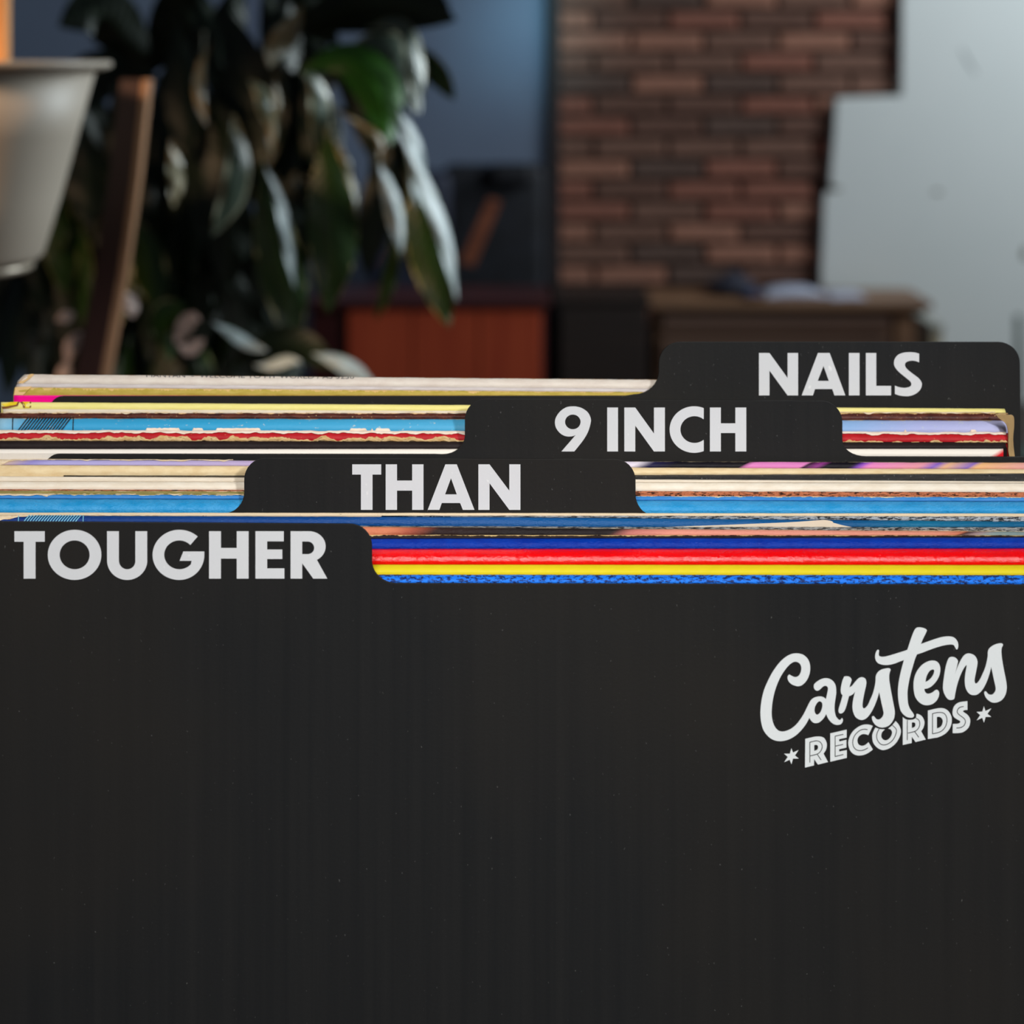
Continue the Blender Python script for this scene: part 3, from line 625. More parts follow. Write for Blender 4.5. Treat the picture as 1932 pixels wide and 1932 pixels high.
for lps in ([PX_(Z1, Ca), PX_(Z1, Cah)], [PX_(Z2, rs)], [PX_(Z3, tt)], [PX_(Z3, ee), PX_(Z3, eh)], [PX_(Z4, ns)]):
    flat_mesh('script_letter', lps, DL, .00008, MLOGO, div_tough)
caps = [
 [PX_(Z5, [(528,690,1),(650,660),(750,642),(850,645),(920,680),(960,760),(965,830),(945,910),(898,985,1),(990,1155,1),(785,1205,1),(708,1095,1),(705,1222,1),(523,1267,1)]), PX_(Z5, [(710,812,1),(750,805),(780,825),(787,870),(765,910),(710,932,1)])],
 [PX_(Z5, [(a, b, 1) for a, b in [(1035,578),(1367,502),(1365,660),(1215,692),(1215,742),(1362,708),(1362,862),(1215,895),(1215,945),(1370,915),(1370,1070),(1035,1147)]])],
 [PX_(Z5, [(1895,425,1),(1840,405),(1770,397),(1680,410),(1580,460),(1490,540),(1430,640),(1400,750),(1410,850),(1450,940),(1520,1000),(1610,1022),(1710,1010),(1810,965),(1897,900,1),(1810,755,1),(1760,800),(1710,825),(1660,828),(1610,800),(1585,740),(1590,680),(1630,620),(1690,590),(1750,592),(1805,610,1)])],
 [PX_(Z6, [(245,712,1),(205,790),(178,870),(180,960),(205,1050),(270,1130),(350,1180),(420,1192),(510,1170),(600,1120),(690,1035),(755,930),(790,820),(785,740),(745,650),(680,572,1),(625,642,1),(590,680),(522,735,1),(570,750),(600,800),(595,860),(560,930),(500,980),(440,985),(385,940),(370,880),(390,810),(445,752,1),(340,745)])],
 [PX_(Z6, [(832,485,1),(870,520),(925,545),(1000,548),(1060,540),(1115,510,1),(1125,420,1),(1180,430),(1250,480),(1290,560),(1295,630),(1270,720),(1225,790,1),(1325,968,1),(1105,1020,1),(1025,905,1),(1022,1042,1),(832,1083,1)]), PX_(Z6, [(1025,605,1),(1060,597),(1095,615),(1103,655),(1085,700),(1025,727,1)])],
 [PX_(Z6, [(1370,352,1),(1500,318),(1620,298),(1720,305),(1810,360),(1865,450),(1882,540),(1870,650),(1820,760),(1730,850),(1600,915),(1500,935),(1370,957,1)]), PX_(Z6, [(1562,485,1),(1610,480),(1660,505),(1688,560),(1680,630),(1640,700),(1562,733,1)])],
 [PX_(Z7, [(1175,180,1),(1175,405,1),(1100,410),(1060,435),(1080,465),(1150,510),(1210,570),(1245,650),(1245,740),(1215,840),(1150,920),(1060,980),(950,1005),(790,1008,1),(795,772,1),(900,770),(960,755),(990,720),(970,685),(900,645),(830,595),(795,530),(790,440),(815,340),(870,265),(950,215),(1040,195)])]]
inl = [
 (Z5, [[(622,1165,1),(622,755,1),(750,727),(820,745),(860,790),(872,850),(850,920),(790,985),(700,1015),(630,1030)], [(770,995,1),(850,1115,1)]]),
 (Z5, [[(1300,595,1),(1135,632,1),(1135,1045,1),(1300,1003,1)], [(1140,833,1),(1295,800,1)]]),
 (Z5, [[(1790,500),(1720,492),(1640,515),(1560,580),(1510,660),(1490,750),(1505,840),(1560,905),(1640,925),(1720,910),(1800,870)]]),
 (Z6, [[(325,745),(290,810),(272,890),(290,980),(350,1060),(430,1085),(520,1060),(610,990),(670,890),(697,790),(680,730),(612,665)]]),
 (Z6, [[(930,550,1),(930,980,1)], [(1118,515),(1170,545),(1195,600),(1190,680),(1150,750),(1080,798),(945,830)], [(1090,800,1),(1175,920,1)]]),
 (Z6, [[(1470,850,1),(1470,415,1),(1560,393),(1650,388),(1720,410),(1765,470),(1780,550),(1765,650),(1710,745),(1620,810),(1470,848)]]),
 (Z7, [[(1080,315),(990,335),(935,380),(910,440),(930,500),(1000,560),(1080,620),(1120,680),(1118,750),(1080,820),(1000,865),(890,878)]])]
def stroke(pts, wd):
    out_l, out_r = [], []
    for i, p in enumerate(pts):
        a = pts[max(0, i-1)]; b = pts[min(len(pts)-1, i+1)]
        # mitre at corners
        d1 = Vector((p[0]-a[0], p[1]-a[1])) if i > 0 else Vector((b[0]-p[0], b[1]-p[1]))
        d2 = Vector((b[0]-p[0], b[1]-p[1])) if i < len(pts)-1 else d1
        if d1.length < 1e-6: d1 = d2
        if d2.length < 1e-6: d2 = d1
        n1 = Vector((-d1.y, d1.x)).normalized(); n2 = Vector((-d2.y, d2.x)).normalized(); n = n1+n2
        n = n.normalized()/max(.5, n.normalized().dot(n1)) if n.length > 1e-6 else n1
        out_l.append((p[0]+n.x*wd/2, p[1]+n.y*wd/2)); out_r.append((p[0]-n.x*wd/2, p[1]-n.y*wd/2))
    return out_l+out_r[::-1]
for lps, (Z, strokes) in zip(caps, inl):
    cap = flat_mesh('block_letter', lps, DL, .00008, MLOGO, div_tough)
    for st in strokes:
        flat_mesh('inlay_line', [stroke(PX_(Z, st, False), 1.35)], DL-.00011, .00003, MINK, cap)
for Z, pts in ((Z7, [(1605,310),(1645,435),(1792,370),(1695,505),(1795,585),(1648,585),(1605,735),(1560,608),(1420,675),(1510,540),(1418,460),(1562,452)]),
               (Z5, [(248,875),(283,965),(390,918),(318,1022),(395,1085),(280,1085),(248,1200),(213,1108),(103,1157),(175,1050),(103,990),(215,990)])):
    flat_mesh('star', [poly(*Z, pts)], DL, .00008, MLOGO, div_tough)

# rack that carries the records: sloping base board, cheeks, lip, legs (all below the frame)
m_rack = wood('rack_plywood', rgb(170, 130, 88), rgb(140, 102, 66), .5)
rk = empty('record_rack', (0, .48, 0))
tag(rk, 'plywood record rack whose sloping shelf carries the sleeves and dividers', 'rack')
def slope(y, off=0):   # height of the sloping shelf under depth y
    best = None
    yy = 745+(.508-y)*355/.0555
    return H-(yy-YH)/F*y-.3155+off
bm = bmesh.new(); ys = [.4385, .46, .49, .5175]
for sx in (-.36, .36):
    pass
vv = [[bm.verts.new((x, y, slope(y)-dz)) for y in ys] for x in (-.175, .175) for dz in (.0035, .02)]
for a, b in ((0, 2), (3, 1)):
    for i in range(3): bm.faces.new((vv[a][i], vv[a][i+1], vv[b][i+1], vv[b][i]))
for a, b in ((1, 0), (2, 3)):
    for i in range(3): bm.faces.new((vv[a][i], vv[a][i+1], vv[b][i+1], vv[b][i]))
bm.faces.new((vv[0][0], vv[2][0], vv[3][0], vv[1][0])); bm.faces.new((vv[0][3], vv[1][3], vv[3][3], vv[2][3]))
rel(bmobj('sloping_shelf', bm, m_rack, rk), rk)
zs0 = slope(ys[0]); zs1 = slope(ys[-1])
for nm, a in (('side_panel', (-.190, -.1755, .42, .54, 0, zs1+.03)), ('side_panel', (.1755, .190, .42, .54, 0, zs1+.03)), ('front_lip', (-.175, .175, .425, .436, zs0-.10, zs0+.03)), ('back_panel', (-.175, .175, .5195, .532, 0, zs1+.12))):
    rel(box(nm, *a, m_rack, rk, .002), rk)

# ------------------------------------------------------------ furniture far behind
def wx(px, D): return (px-966)/F*D
def wz(py, D): return H-(py-YH)/F*D
# orange-red sideboard
D = 4.3
m_or = wood('orange_red_veneer', rgb(192, 82, 50), rgb(160, 60, 38), .35, (60, 3, 1.5)); m_ord = wood('dark_red_veneer', rgb(70, 22, 20), rgb(54, 16, 16), .45)  # darker red veneer for body, top board, knobs and legs
sb = empty('sideboard', (wx(810, D), D+.2, 0)); tag(sb, 'orange-red wooden sideboard with plain doors behind the plant', 'sideboard')
zt = wz(566, D); x0, x1 = wx(585, D), wx(1030, D)
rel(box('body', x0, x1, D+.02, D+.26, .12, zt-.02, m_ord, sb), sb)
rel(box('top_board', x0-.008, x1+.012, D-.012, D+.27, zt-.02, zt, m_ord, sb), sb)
xs = [wx(655, D), wx(778, D), wx(903, D), wx(1022, D)]
for a, b in zip(xs, xs[1:]):
    d = rel(box('door', a+.002, b-.002, D, D+.018, .14, zt-.03, m_or, sb, .002), sb)
    kb = bmesh.new(); bmesh.ops.create_uvsphere(kb, u_segments=12, v_segments=8, radius=.011)
    for v in kb.verts: v.co += Vector((b-.03, D-.012, zt-.26))
    kn = bmobj('knob', kb, m_ord, d, True); kn.matrix_parent_inverse = d.matrix_world.inverted() if False else sb.matrix_basis.inverted()
for lx in (x0+.05, x1-.05):
    for ly in (D+.05, D+.22):
        b2 = bmesh.new(); bmesh.ops.create_cone(b2, cap_ends=True, segments=12, radius1=.012, radius2=.02, depth=.12)
        for v in b2.verts: v.co += Vector((lx, ly, .06))
        rel(bmobj('leg', b2, m_ord, sb, False), sb)
# black lounge chair behind it with a brown wooden strut
D = 4.95
m_blk = simple('black_upholstery', rgb(34, 36, 44), .6, rgb(24, 25, 30), (14, 14, 14), bump=.15)
m_blks = simple('blue_black_upholstery', rgb(48, 54, 74), .6, rgb(38, 42, 60), (14, 14, 14), bump=.15)
m_strut = wood('brown_wood_arm', rgb(150, 88, 62), rgb(122, 68, 48), .4)
ch = empty('lounge_chair', (wx(870, D), D+.2, 0)); tag(ch, 'black upholstered lounge chair with slanting brown wooden arm behind the sideboard', 'chair')
def cushion(name, x0, x1, y0, y1, z0, z1, mat, bev):
    bm = bmesh.new(); box_bm(bm, x0, x1, y0, y1, z0, z1); bmesh.ops.bevel(bm, geom=bm.edges[:], offset=bev, segments=4, affect='EDGES', profile=.6)
    return rel(bmobj(name, bm, mat, ch, True), ch)
cushion('backrest', wx(832, D), wx(1030, D), D+.12, D+.28, .42, wz(318, D), m_blk, .035)
cushion('headrest', wx(925, D), wx(1006, D), D+.06, D+.14, wz(352, D), wz(312, D), m_blk, .02)
cushion('side_cushion', wx(690, D), wx(850, D), D+.10, D+.26, .42, wz(330, D), m_blks, .04)
cushion('seat', wx(700, D), wx(1030, D), D-.08, D+.3, .30, wz(470, D)-.25 if wz(470, D)-.25 > .35 else .42, m_blk, .035)
def bar(name, a, b, r0, r1, mat, parent, seg=10):
    a, b = Vector(a), Vector(b); bm = bmesh.new(); L_ = (b-a).length
    bmesh.ops.create_cone(bm, cap_ends=True, segments=seg, radius1=r0, radius2=r1, depth=L_)
    q_ = (b-a).to_track_quat('Z', 'Y'); m = (a+b)/2
    for v in bm.verts: v.co = q_ @ v.co + m
    o = bmobj(name, bm, mat, parent, True); 
    return o
def plank(name, pts, y0, y1, mat, parent, D):
    vs_ = [(wx(x, D), y0, wz(y, D)) for x, y in pts]+[(wx(x, D), y1, wz(y, D)) for x, y in pts]; n = len(pts)
    f = [tuple(range(n)), tuple(range(2*n-1, n-1, -1))]+[(i, i+n, (i+1) % n+n, (i+1) % n) for i in range(n)]
    o = meshobj(name, vs_, f, mat, parent)
    bm = bmesh.new(); bm.from_mesh(o.data); bmesh.ops.recalc_face_normals(bm, faces=bm.faces[:]); bmesh.ops.bevel(bm, geom=bm.edges[:], offset=.0015, segments=1, affect='EDGES'); bm.to_mesh(o.data); bm.free()
    return o
rel(plank('arm', [(922, 372), (945, 378), (895, 498), (868, 492)], D-.06, D-.02, m_strut, ch, D), ch)
rel(plank('rear_arm', [(725, 400), (745, 398), (706, 500), (686, 500)], D+.05, D+.09, m_strut, ch, D), ch)
for lx in (wx(720, D), wx(1010, D)):
    for ly in (D-.03, D+.25): rel(bar('leg', (lx, ly, 0), (lx, ly, .34), .014, .02, m_strut, ch), ch)
# dark low cabinet between them
D = 5.1
m_dk = wood('dark_stained_wood', rgb(52, 40, 34), rgb(38, 30, 27), .5)
dc = empty('low_cabinet', (wx(1130, D), D+.15, 0)); tag(dc, 'dark stained low cabinet between the sideboard and the brown chest', 'cabinet')
rel(box('body', wx(1052, D), wx(1222, D), D, D+.32, .02, wz(572, D), m_dk, dc), dc)
rel(box('top_board', wx(1046, D), wx(1226, D), D-.015, D+.33, wz(572, D), wz(560, D), m_dk, dc), dc)
rel(box('door', wx(1058, D), wx(1216, D), D-.014, D-.001, .06, wz(584, D), m_dk, dc, .002), dc)
# brown chest of drawers
D = 5.2
m_ch = wood('brown_chest_wood', rgb(140, 104, 76), rgb(112, 80, 60), .5, (2, 2, 40)); m_chd = wood('dark_drawer_wood', rgb(112, 84, 70), rgb(92, 68, 56), .5, (2, 2, 40))
cb = empty('chest_of_drawers', (wx(1490, D), D+.25, 0)); tag(cb, 'brown wooden chest of drawers under the brick and plaster wall', 'chest')
zt = wz(568, D); x0, x1 = wx(1232, D), wx(1752, D)
rel(box('body', x0+.01, x1-.01, D+.02, D+.27, .03, zt-.025, m_ch, cb), cb)
rel(box('top_board', x0-.012, x1+.008, D-.02, D+.29, zt-.026, zt, m_ch, cb, .004), cb)
for a, b in ((590, 626), (640, 700), (714, 775)):
    dr = rel(box('drawer', x0+.03, wx(1680, D), D, D+.022, wz(b, D), wz(a, D), m_chd, cb, .004), cb)
    kn = bar('knob', (wx(1450, D), D-.02, (wz(a, D)+wz(b, D))/2), (wx(1450, D), D, (wz(a, D)+wz(b, D))/2), .012, .008, m_dk, dr); kn.matrix_parent_inverse = cb.matrix_basis.inverted()
rel(box('side_door', wx(1690, D), wx(1745, D), D+.004, D+.02, wz(775, D), wz(588, D), m_ch, cb, .003), cb)
# things on the chest
ztop = zt
bag = bmesh.new(); bmesh.ops.create_uvsphere(bag, u_segments=24, v_segments=14, radius=1)
for v in bag.verts:
    v.co = Vector((v.co.x*.088*(1-.18*max(0, v.co.z)), v.co.y*.07, max(-.55, v.co.z)*.042*(1+.25*math.sin(v.co.x*4+1))))
c = Vector((wx(1392, D), D+.14, ztop+.031)); [setattr(v, 'co', v.co+c) for v in bag.verts]
bo = bmobj('soft_cap', bag, simple('dark_navy_cloth', rgb(58, 60, 76), .8, rgb(36, 36, 46), (30, 30, 30), bump=.3), None, True); tag(bo, 'crumpled dark navy cap on the left of the brown chest', 'cap')
br = bmesh.new(); bmesh.ops.create_uvsphere(br, u_segments=20, v_segments=8, radius=1)
for v in br.verts: v.co = Vector((v.co.x*.036, v.co.y*.05, v.co.z*.006+.012*(1-v.co.x**2)))+Vector((wx(1424, D), D+.04, ztop+.009))
b_ = bmobj('brim', br, simple('blue_brim_cloth', rgb(62, 80, 120), .8), bo, True)
m_pap = simple('pale_paper', rgb(196, 202, 220), .7, rgb(180, 186, 206), (20, 20, 20))
PL = [('loose crumpled pale paper heap beside the navy cap', 1506, 58, .125, .030), ('flat pale sheet at the right of the papers on the chest', 1604, 36, .10, .012)]
for i, (lab, px, hw, yy, hh) in enumerate(PL):
    N_ = 14; V, Fc = [], []
    for a in range(N_+1):
        for b in range(9):
            u = a/N_*2-1; v = b/8*2-1
            zz = hh*(.35+.65*max(0, 1-abs(u)**2.2))*(1-.25*v*v)+.004*mnoise.noise(Vector((u*3, v*3, i)))
            V.append((wx(px+hw*u, D), D+yy+v*.075+.01*u, ztop+.0015+max(.001, zz)))
    nv = len(V)
    V += [(x, y, ztop+.0008) for x, y, z_ in V]
    idx = lambda a, b: a*9+b
    for a in range(N_):
        for b in range(8):
            Fc.append((idx(a, b), idx(a+1, b), idx(a+1, b+1), idx(a, b+1))); Fc.append(tuple(nv+t for t in (idx(a, b), idx(a, b+1), idx(a+1, b+1), idx(a+1, b))))
    for a in range(N_):
        Fc.append((idx(a, 0), nv+idx(a, 0), nv+idx(a+1, 0), idx(a+1, 0))); Fc.append((idx(a, 8), idx(a+1, 8), nv+idx(a+1, 8), nv+idx(a, 8)))
    for b in range(8):
        Fc.append((idx(0, b), idx(0, b+1), nv+idx(0, b+1), nv+idx(0, b))); Fc.append((idx(N_, b), nv+idx(N_, b), nv+idx(N_, b+1), idx(N_, b+1)))
    tag(meshobj('paper_sheet', V, Fc, m_pap, smooth=True), lab, 'paper')
# small cream box beside the chest, dark green post far right
D = 4.75
bx = empty('storage_box', (wx(1770, D), D, 0)); tag(bx, 'small pale storage box just right of the brown chest', 'box')
rel(box('body', wx(1757, D), wx(1779, D), D, D+.2, 0, wz(626, D), simple('cream_card', rgb(190, 178, 150), .8), bx), bx)
rel(box('lid', wx(1755.5, D), wx(1781, D), D-.004, D+.204, wz(626, D), wz(612, D), simple('grey_lid', rgb(160, 160, 150), .8), bx), bx)
gp = empty('green_post', (wx(1931, D), D+.05, 0)); tag(gp, 'dark green pole cut off by the right edge above the last tab', 'lamp')
rel(bar('pole', (wx(1931, D), D+.05, .02), (wx(1931, D), D+.05, wz(600, D)), .010, .010, simple('dark_green_metal', rgb(52, 70, 62), .5), gp), gp)
rel(bar('base', (wx(1931, D), D+.05, 0), (wx(1931, D), D+.05, .02), .09, .085, simple('dark_green_metal_base', rgb(52, 70, 62), .5), gp, 24), gp)

# ------------------------------------------------------------ white pot on its stand
D = 1.2
pc = Vector((wx(-100, D), D+.0, 0))
m_pot = simple('matt_white_ceramic', rgb(190, 178, 162), .5, rgb(182, 170, 154), (6, 6, 6), bump=.03)
def lathe(name, prof, c, mat, parent=None, seg=56):
    V, Fc = [], []
    n = len(prof)
    for i in range(seg):
        a = 2*math.pi*i/seg
        for r, z_ in prof: V.append((c.x+r*math.cos(a), c.y+r*math.sin(a), z_))
    for i in range(seg):
        j = (i+1) % seg
        for k_ in range(n-1): Fc.append((i*n+k_, j*n+k_, j*n+k_+1, i*n+k_+1))
    return meshobj(name, V, Fc, mat, parent, smooth=True)
zb, ztp = H-(517-YH)/F*(D-.068), H-(134-YH)/F*(D-.11)
r0, r1 = 176/F*D, 272/F*D
pot = empty('plant_pot', (pc.x, pc.y, zb)); tag(pot, 'white tapered pot with a flared rim at the left edge', 'pot')
rel(lathe('body', [(0, zb+.001), (r0-.004, zb+.001), (r0, zb+.005), (r0+(r1-r0)*.33, zb+(ztp-zb)*.33), (r0+(r1-r0)*.66, zb+(ztp-zb)*.66), (r1, ztp), (r1-.006, ztp), (r0-.004, zb+.02), (0, zb+.02)], pc, m_pot, pot), pot)
zr = wz(115, D); rr = 302/F*D
rel(lathe('rim', [(r1-.007, ztp-.001), (r1+.002, ztp-.001), (rr-.003, ztp+.001), (rr, ztp+.0025), (rr, zr-.0012), (rr-.0012, zr), (r1-.004, zr-.001), (r1-.007, ztp-.001)], pc, m_pot, pot), pot)
rel(lathe('soil', [(0, ztp-.012), (r1-.0085, ztp-.012), (r1-.012, ztp-.02), (0, ztp-.02)], pc, simple('potting_soil', rgb(40, 30, 24), .95, rgb(26, 20, 16), (90, 90, 90), bump=.6), pot, 40), pot)
m_stk = wood('tan_wood', rgb(232, 170, 104), rgb(214, 148, 84), .5, (60, 60, 3))
stk = box('wooden_stake', wx(-6, D), wx(26, D), D-.018, D-.006, ztp-.010, H+.22, m_stk, None, .001)
tag(stk, 'tan wooden stake standing upright in the white pot', 'stake')
ps = empty('pot_stand', (pc.x, pc.y, 0)); tag(ps, 'thin metal stand with a ring and rod legs under the white pot', 'stand')
m_met = simple('grey_beige_metal', rgb(176, 164, 146), .35, metal=.3)
# ring
V, Fc = [], []
for i in range(40):
    a = 2*math.pi*i/40
    for j in range(8):
        b = 2*math.pi*j/8; rrr = .060+.0035*math.cos(b); V.append((pc.x+rrr*math.cos(a), pc.y+rrr*math.sin(a), zb-.0036+.0035*math.sin(b)))
for i in range(40):
    for j in range(8): Fc.append((i*8+j, ((i+1) % 40)*8+j, ((i+1) % 40)*8+(j+1) % 8, i*8+(j+1) % 8))
rel(meshobj('ring', V, Fc, m_met, ps, smooth=True), ps)
for a in (-41, 79, 199):
    x, y = pc.x+.060*math.cos(math.radians(a)), pc.y+.060*math.sin(math.radians(a))
    rel(bar('leg', (x, y, 0), (x, y, zb-.004), .0026, .0026, m_met, ps), ps)
# leaning wooden board
D = 1.36
m_dw = wood('dark_red_brown_wood', rgb(72, 36, 26), rgb(54, 26, 20), .5, (40, 40, 3)); m_te = wood('painted_lit_edge', rgb(196, 150, 112), rgb(176, 130, 96), .55, (40, 40, 3))  # light falling on the board's edge is painted into its tan colour
lb = empty('leaning_board', (wx(-230, D), D, 0)); tag(lb, 'dark brown wooden board with its lit edge painted pale leaning between pot and plant', 'board')
ybt = YH+F*H/D
def lx_(y, top, bot): return top+(bot-top)*(y-150)/(700-150)
def pk(name, t0, b0, t1, b1, y0, y1, mat):
    V = [];
    for y in (150, 330, 520, 700, ybt-2):
        cv = 7*math.sin((y-150)/550*math.pi) if y < 701 else 0
        a, b = lx_(y, t0, b0)+cv, lx_(y, t1, b1)+cv
        V += [(wx(a, D), y0, wz(y, D)), (wx(b, D), y0, wz(y, D)), (wx(b, D), y1, wz(y, D)), (wx(a, D), y1, wz(y, D))]
    Fc = [(0, 1, 2, 3), (19, 18, 17, 16)]
    for i in range(4):
        for j in range(4): Fc.append((i*4+j, i*4+4+j, i*4+4+(j+1) % 4, i*4+(j+1) % 4))
    o = meshobj(name, V, Fc, mat, lb); bm = bmesh.new(); bm.from_mesh(o.data); bmesh.ops.recalc_face_normals(bm, faces=bm.faces[:]); bm.to_mesh(o.data); bm.free()
    return rel(o, lb)
pk('board_face', 226, 142, 268, 192, D+.002, D+.016, m_dw); pk('board_edge', 268, 192, 281, 205, D, D+.016, m_te)

# ------------------------------------------------------------ the large plant
PLD = 1.70
plant = empty('potted_plant', (wx(470, PLD), PLD, 0)); tag(plant, 'tall dark green plant with drooping variegated leaves behind the sleeves', 'plant')
g_dark = leaf_mat('leaf_dark', rgb(18, 32, 18), rgb(24, 40, 20), rough=.5)
g_mid = leaf_mat('leaf_mid', rgb(38, 62, 20), rgb(46, 76, 22), margin=rgb(190, 186, 128), mw=.10)
g_bright = leaf_mat('leaf_bright', rgb(44, 100, 12), rgb(56, 122, 12), rough=.4)
g_white = leaf_mat('leaf_pale_sheen', rgb(186, 200, 200), rgb(166, 182, 184), margin=rgb(120, 150, 120), mw=.1, rough=.4)  # white leaf colour with pale-blue reflections painted in
g_grey = leaf_mat('leaf_grey_green', rgb(104, 118, 104), rgb(70, 88, 72), margin=rgb(190, 190, 160), mw=.3)
g_cream = leaf_mat('leaf_cream', rgb(178, 164, 132), rgb(140, 134, 104), margin=rgb(90, 100, 66), mw=.12)
g_pink = leaf_mat('leaf_pinkish', rgb(212, 184, 172), rgb(190, 170, 160), rough=.4)
def leaf(pts, width, mat, D0, D1=None, th=0, cup=.25, peak=.55, name='leaf', label=None):
    D1 = D0 if D1 is None else D1
    n = 16; cl = cr(pts, 8, False)
    # arclength resample
    ds = [0]
    for a, b in zip(cl, cl[1:]): ds.append(ds[-1]+math.hypot(b[0]-a[0], b[1]-a[1]))
    def at(t):
        s_ = t*ds[-1]
        for i in range(len(cl)-1):
            if s_ <= ds[i+1]+1e-9:
                q_ = (s_-ds[i])/max(1e-9, ds[i+1]-ds[i]); return (cl[i][0]+(cl[i+1][0]-cl[i][0])*q_, cl[i][1]+(cl[i+1][1]-cl[i][1])*q_)
        return cl[-1]
    V, UV, Fc = [], [], []
    for i in range(n+1):
        t = i/n; p = at(t); DD = D0+(D1-D0)*t
        a, b = at(max(0, t-.02)), at(min(1, t+.02)); d = Vector((b[0]-a[0], b[1]-a[1])).normalized(); side = Vector((-d.y, d.x))
        e = math.log(.5)/math.log(peak); wq = math.sin(math.pi*min(1, max(0, t**e)))**.85 if 0 < t < 1 else 0
        wq = max(wq, .06 if t < .5 else .015); hw = width/2*wq
        for j in range(-3, 4):
            s_ = j/3; off = hw*s_; dz_ = hw/F*DD
            px = p[0]+side.x*off*math.cos(th); py = p[1]+side.y*off*math.cos(th)
            DDD = DD + math.sin(th)*dz_*s_ + cup*abs(s_)*dz_ + .0025*math.sin(t*17+j)*abs(s_)
            V.append(P(px, py, DDD)); UV.append((t, (s_+1)/2))
    for i in range(n):
        for j in range(6): a = i*7+j; Fc.append((a, a+1, a+8, a+7))
    o = meshobj(name, V, Fc, mat, plant, uvs=UV, smooth=True)
    if label: o['label'] = label
    return rel(o, plant)
def stem(pts, D, r, mat):
    bm = bmesh.new()
    P3 = [P(x, y, D+dd) for x, y, dd in pts]
    rings = []
    for i, p in enumerate(P3):
        d = (P3[min(i+1, len(P3)-1)]-P3[max(0, i-1)]).normalized(); q_ = d.to_track_quat('Z', 'Y'); rad = r*(1-.5*i/len(P3))
        rings.append([bm.verts.new(p+q_ @ Vector((rad*math.cos(k_*math.pi/4), rad*math.sin(k_*math.pi/4), 0))) for k_ in range(8)])
    for a, b in zip(rings, rings[1:]):
        for k_ in range(8): bm.faces.new((a[k_], a[(k_+1) % 8], b[(k_+1) % 8], b[k_]))
    bm.faces.new(rings[0][::-1]); bm.faces.new(rings[-1])
    return rel(bmobj('stem', bm, mat, plant, True), plant)
m_stem = simple('green_brown_stem', rgb(66, 64, 40), .6)
yfl = YH+F*(H-.24)/PLD
for pts in ([(470, yfl, 0), (468, 900, 0), (480, 500, -.02), (500, 250, -.04), (530, 120, -.06)], [(470, yfl, .03), (440, 900, .05), (400, 500, .04), (370, 250, 0), (380, 60, -.02)],
            [(470, yfl, -.02), (500, 800, .02), (560, 400, .0), (600, 200, -.05), (640, 120, -.08)], [(470, yfl, .02), (380, 900, .06), (290, 500, .06), (250, 200, .04), (260, 60, 0)]):
    stem(pts, PLD, .007, m_stem)
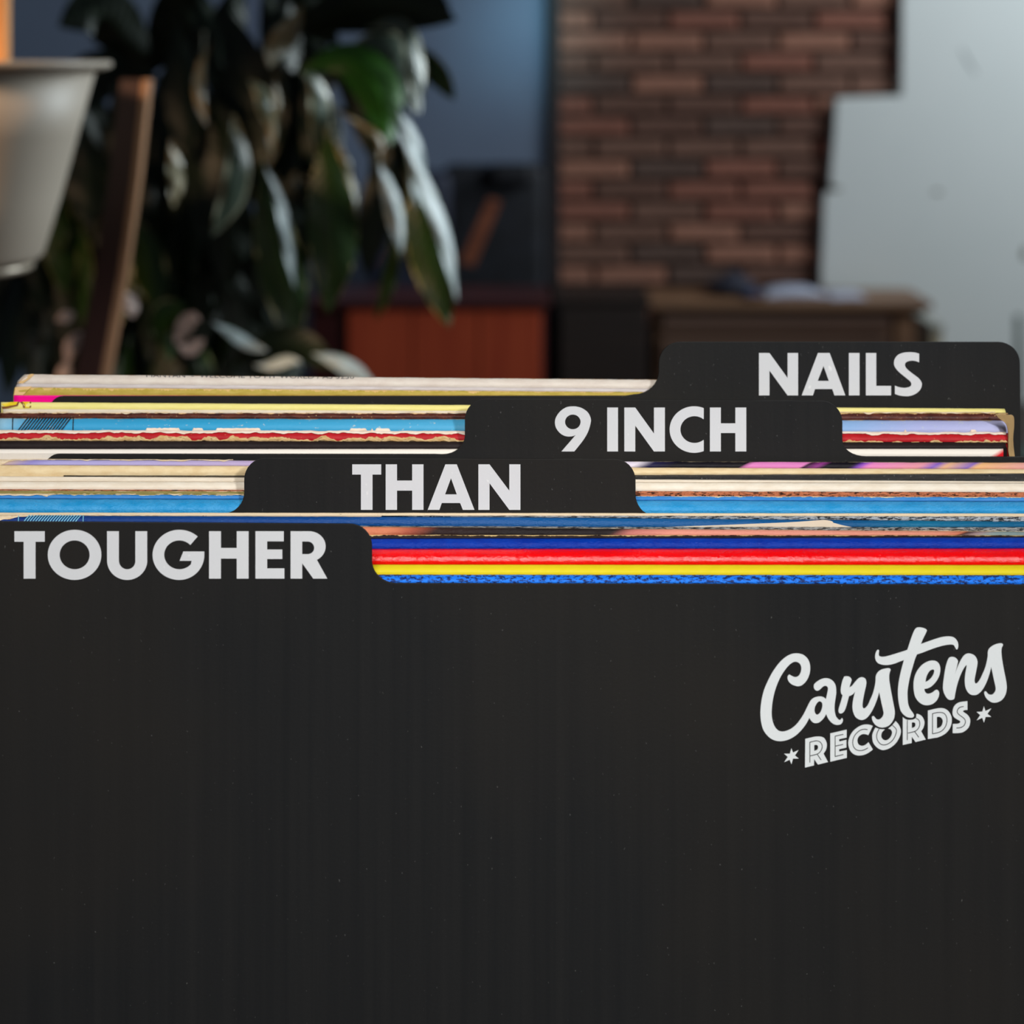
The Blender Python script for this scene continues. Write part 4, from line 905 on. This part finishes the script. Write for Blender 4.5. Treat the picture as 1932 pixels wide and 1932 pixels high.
# foreground leaves taken one by one
LV = [
 ([(545, 70), (640, 20), (740, 5), (862, 38)], 120, g_dark, 1.62, 1.5, .3),
 ([(520, 10), (620, -50), (740, -40), (850, 15)], 110, g_dark, 1.66, 1.55, .2),
 ([(745, 90), (790, 105), (825, 140), (858, 190)], 46, g_mid, 1.6, 1.58, .2),
 ([(690, 55), (745, 45), (775, 80), (792, 215)], 52, g_grey, 1.52, 1.48, -.75),
 ([(640, 120), (700, 90), (760, 110), (782, 215)], 114, g_grey, 1.58, 1.56, -.75),
 ([(568, 132), (650, 112), (712, 165), (738, 275)], 108, g_bright, 1.50, 1.46, -.6),
 ([(742, 215), (775, 290), (835, 440), (862, 568)], 52, g_white, 1.44, 1.42, -.95),
 ([(750, 200), (770, 240), (785, 300), (790, 400)], 56, g_white, 1.46, 1.46, -.95),
 ([(785, 280), (795, 400), (820, 520), (848, 618)], 84, g_mid, 1.47, 1.44, -.25),
 ([(618, 235), (622, 340), (628, 470), (618, 590)], 100, g_mid, 1.48, 1.45, -.25),
 ([(496, 300), (528, 380), (545, 470), (556, 545)], 39, g_white, 1.45, 1.44, -.95),
 ([(492, 305), (512, 420), (540, 550), (556, 665)], 92, g_mid, 1.49, 1.47, -.25),
 ([(716, 300), (736, 370), (750, 430), (757, 478)], 60, g_white, 1.46, 1.45, -.95),
 ([(742, 400), (742, 480), (728, 550), (708, 605)], 30, g_mid, 1.5, 1.5, -.25),
 ([(440, 215), (450, 300), (438, 370), (400, 446)], 70, g_grey, 1.5, 1.48, -.75),
 ([(322, 262), (330, 310), (332, 350), (326, 392)], 44, g_cream, 1.52, 1.52, -.75),
 ([(398, 80), (378, 130), (376, 180), (390, 238)], 31, g_cream, 1.5, 1.5, -.75),
 ([(570, 10), (545, 60), (520, 90), (508, 128)], 65, g_cream, 1.52, 1.5, -.75),
 ([(520, 140), (522, 190), (514, 240), (512, 300)], 28, g_cream, 1.48, 1.47, -.75),
 ([(560, 130), (590, 150), (605, 210), (598, 300)], 59, g_grey, 1.5, 1.5, -.75),
 ([(636, 205), (690, 225), (718, 265), (722, 330)], 66, g_dark, 1.52, 1.5, .5),
 ([(640, 210), (680, 235), (715, 262), (720, 320)], 18, g_cream, 1.49, 1.48, -.75),
 ([(610, 240), (650, 300), (665, 370), (668, 440)], 26, g_cream, 1.51, 1.5, -.75),
 ([(470, 150), (495, 180), (505, 215), (512, 245)], 46, g_grey, 1.5, 1.48, -.75),
 ([(560, 110), (640, 130), (680, 180), (700, 300)], 70, g_dark, 1.56, 1.53, .2),
 ([(690, 250), (720, 330), (700, 450), (690, 520)], 70, g_dark, 1.56, 1.53, .2),
 ([(700, 220), (760, 300), (780, 400), (775, 520)], 60, g_dark, 1.58, 1.55, .2),
 ([(400, 608), (430, 625), (470, 650), (505, 662)], 39, g_white, 1.4, 1.38, -.95),
 ([(590, 668), (630, 680), (670, 700), (705, 722)], 56, g_white, 1.36, 1.34, -.95),
 ([(480, 690), (510, 690), (545, 680), (570, 684)], 39, g_white, 1.37, 1.36, -.95),
 ([(330, 650), (345, 620), (362, 600), (378, 605)], 44, g_pink, 1.42, 1.4, -.75),
 ([(335, 648), (355, 660), (372, 650), (386, 640)], 36, g_pink, 1.41, 1.4, -.75),
 ([(232, 548), (240, 560), (248, 580), (250, 600)], 39, g_pink, 1.42, 1.42, -.75),
 ([(104, 606), (116, 600), (128, 596), (140, 590)], 31, g_pink, 1.42, 1.42, -.75),
 ([(128, 690), (132, 660), (142, 640), (154, 625)], 39, g_pink, 1.42, 1.42, -.75),
 ([(112, 735), (118, 715), (124, 695), (126, 680)], 39, g_pink, 1.41, 1.41, -.75),
 ([(290, 640), (305, 610), (320, 590), (350, 575)], 60, g_mid, 1.5, 1.48, -.25),
 ([(430, 700), (480, 660), (560, 650), (640, 700)], 70, g_dark, 1.44, 1.4, .3),
 ([(280, 140), (230, 60), (180, 20), (110, 50)], 110, g_dark, 1.66, 1.6, .2),
 ([(275, 130), (240, 80), (215, 40), (205, -40)], 80, g_dark, 1.7, 1.66, .2),
 ([(270, 150), (310, 80), (330, 20), (345, -60)], 90, g_dark, 1.7, 1.66, .2),
 ([(300, 150), (230, 130), (160, 160), (120, 250)], 100, g_dark, 1.72, 1.68, .2),
 ([(640, 90), (600, 40), (560, -10), (540, -60)], 90, g_dark, 1.7, 1.66, .2),
]
for a in LV: leaf(a[0], a[1], a[2], a[3], a[4], a[5])
random.seed(21)
for i in range(230):
    bx_, by_ = random.uniform(120, 600), random.uniform(-60, 560)
    if i % 3 == 0: bx_, by_ = random.uniform(90, 480), random.uniform(300, 640)
    if i > 170: bx_, by_ = random.uniform(30, 170), random.uniform(240, 560)
    L_ = random.uniform(170, 300); sw = random.uniform(-60, 60)
    if bx_ > 520: by_ = min(by_, 330); L_ = min(L_, 240)
    if by_ < 130 and bx_ < 330: by_ += 190
    dd = random.uniform(1.58, 1.86)
    leaf([(bx_, by_), (bx_+sw*.4, by_+L_*.3), (bx_+sw*.8, by_+L_*.65), (bx_+sw, by_+L_)], random.uniform(60, 96), g_dark if i % 6 else g_mid, dd, dd-.04, random.uniform(-.7, .7))
pzt = .26
pp = Vector((plant.location.x, plant.location.y, 0))
rel(lathe('plant_tub', [(0, .001), (.13, .001), (.135, .01), (.165, pzt), (.155, pzt), (.15, pzt-.03), (0, pzt-.03)], pp, simple('dark_clay', rgb(96, 60, 46), .8), plant, 36), plant)
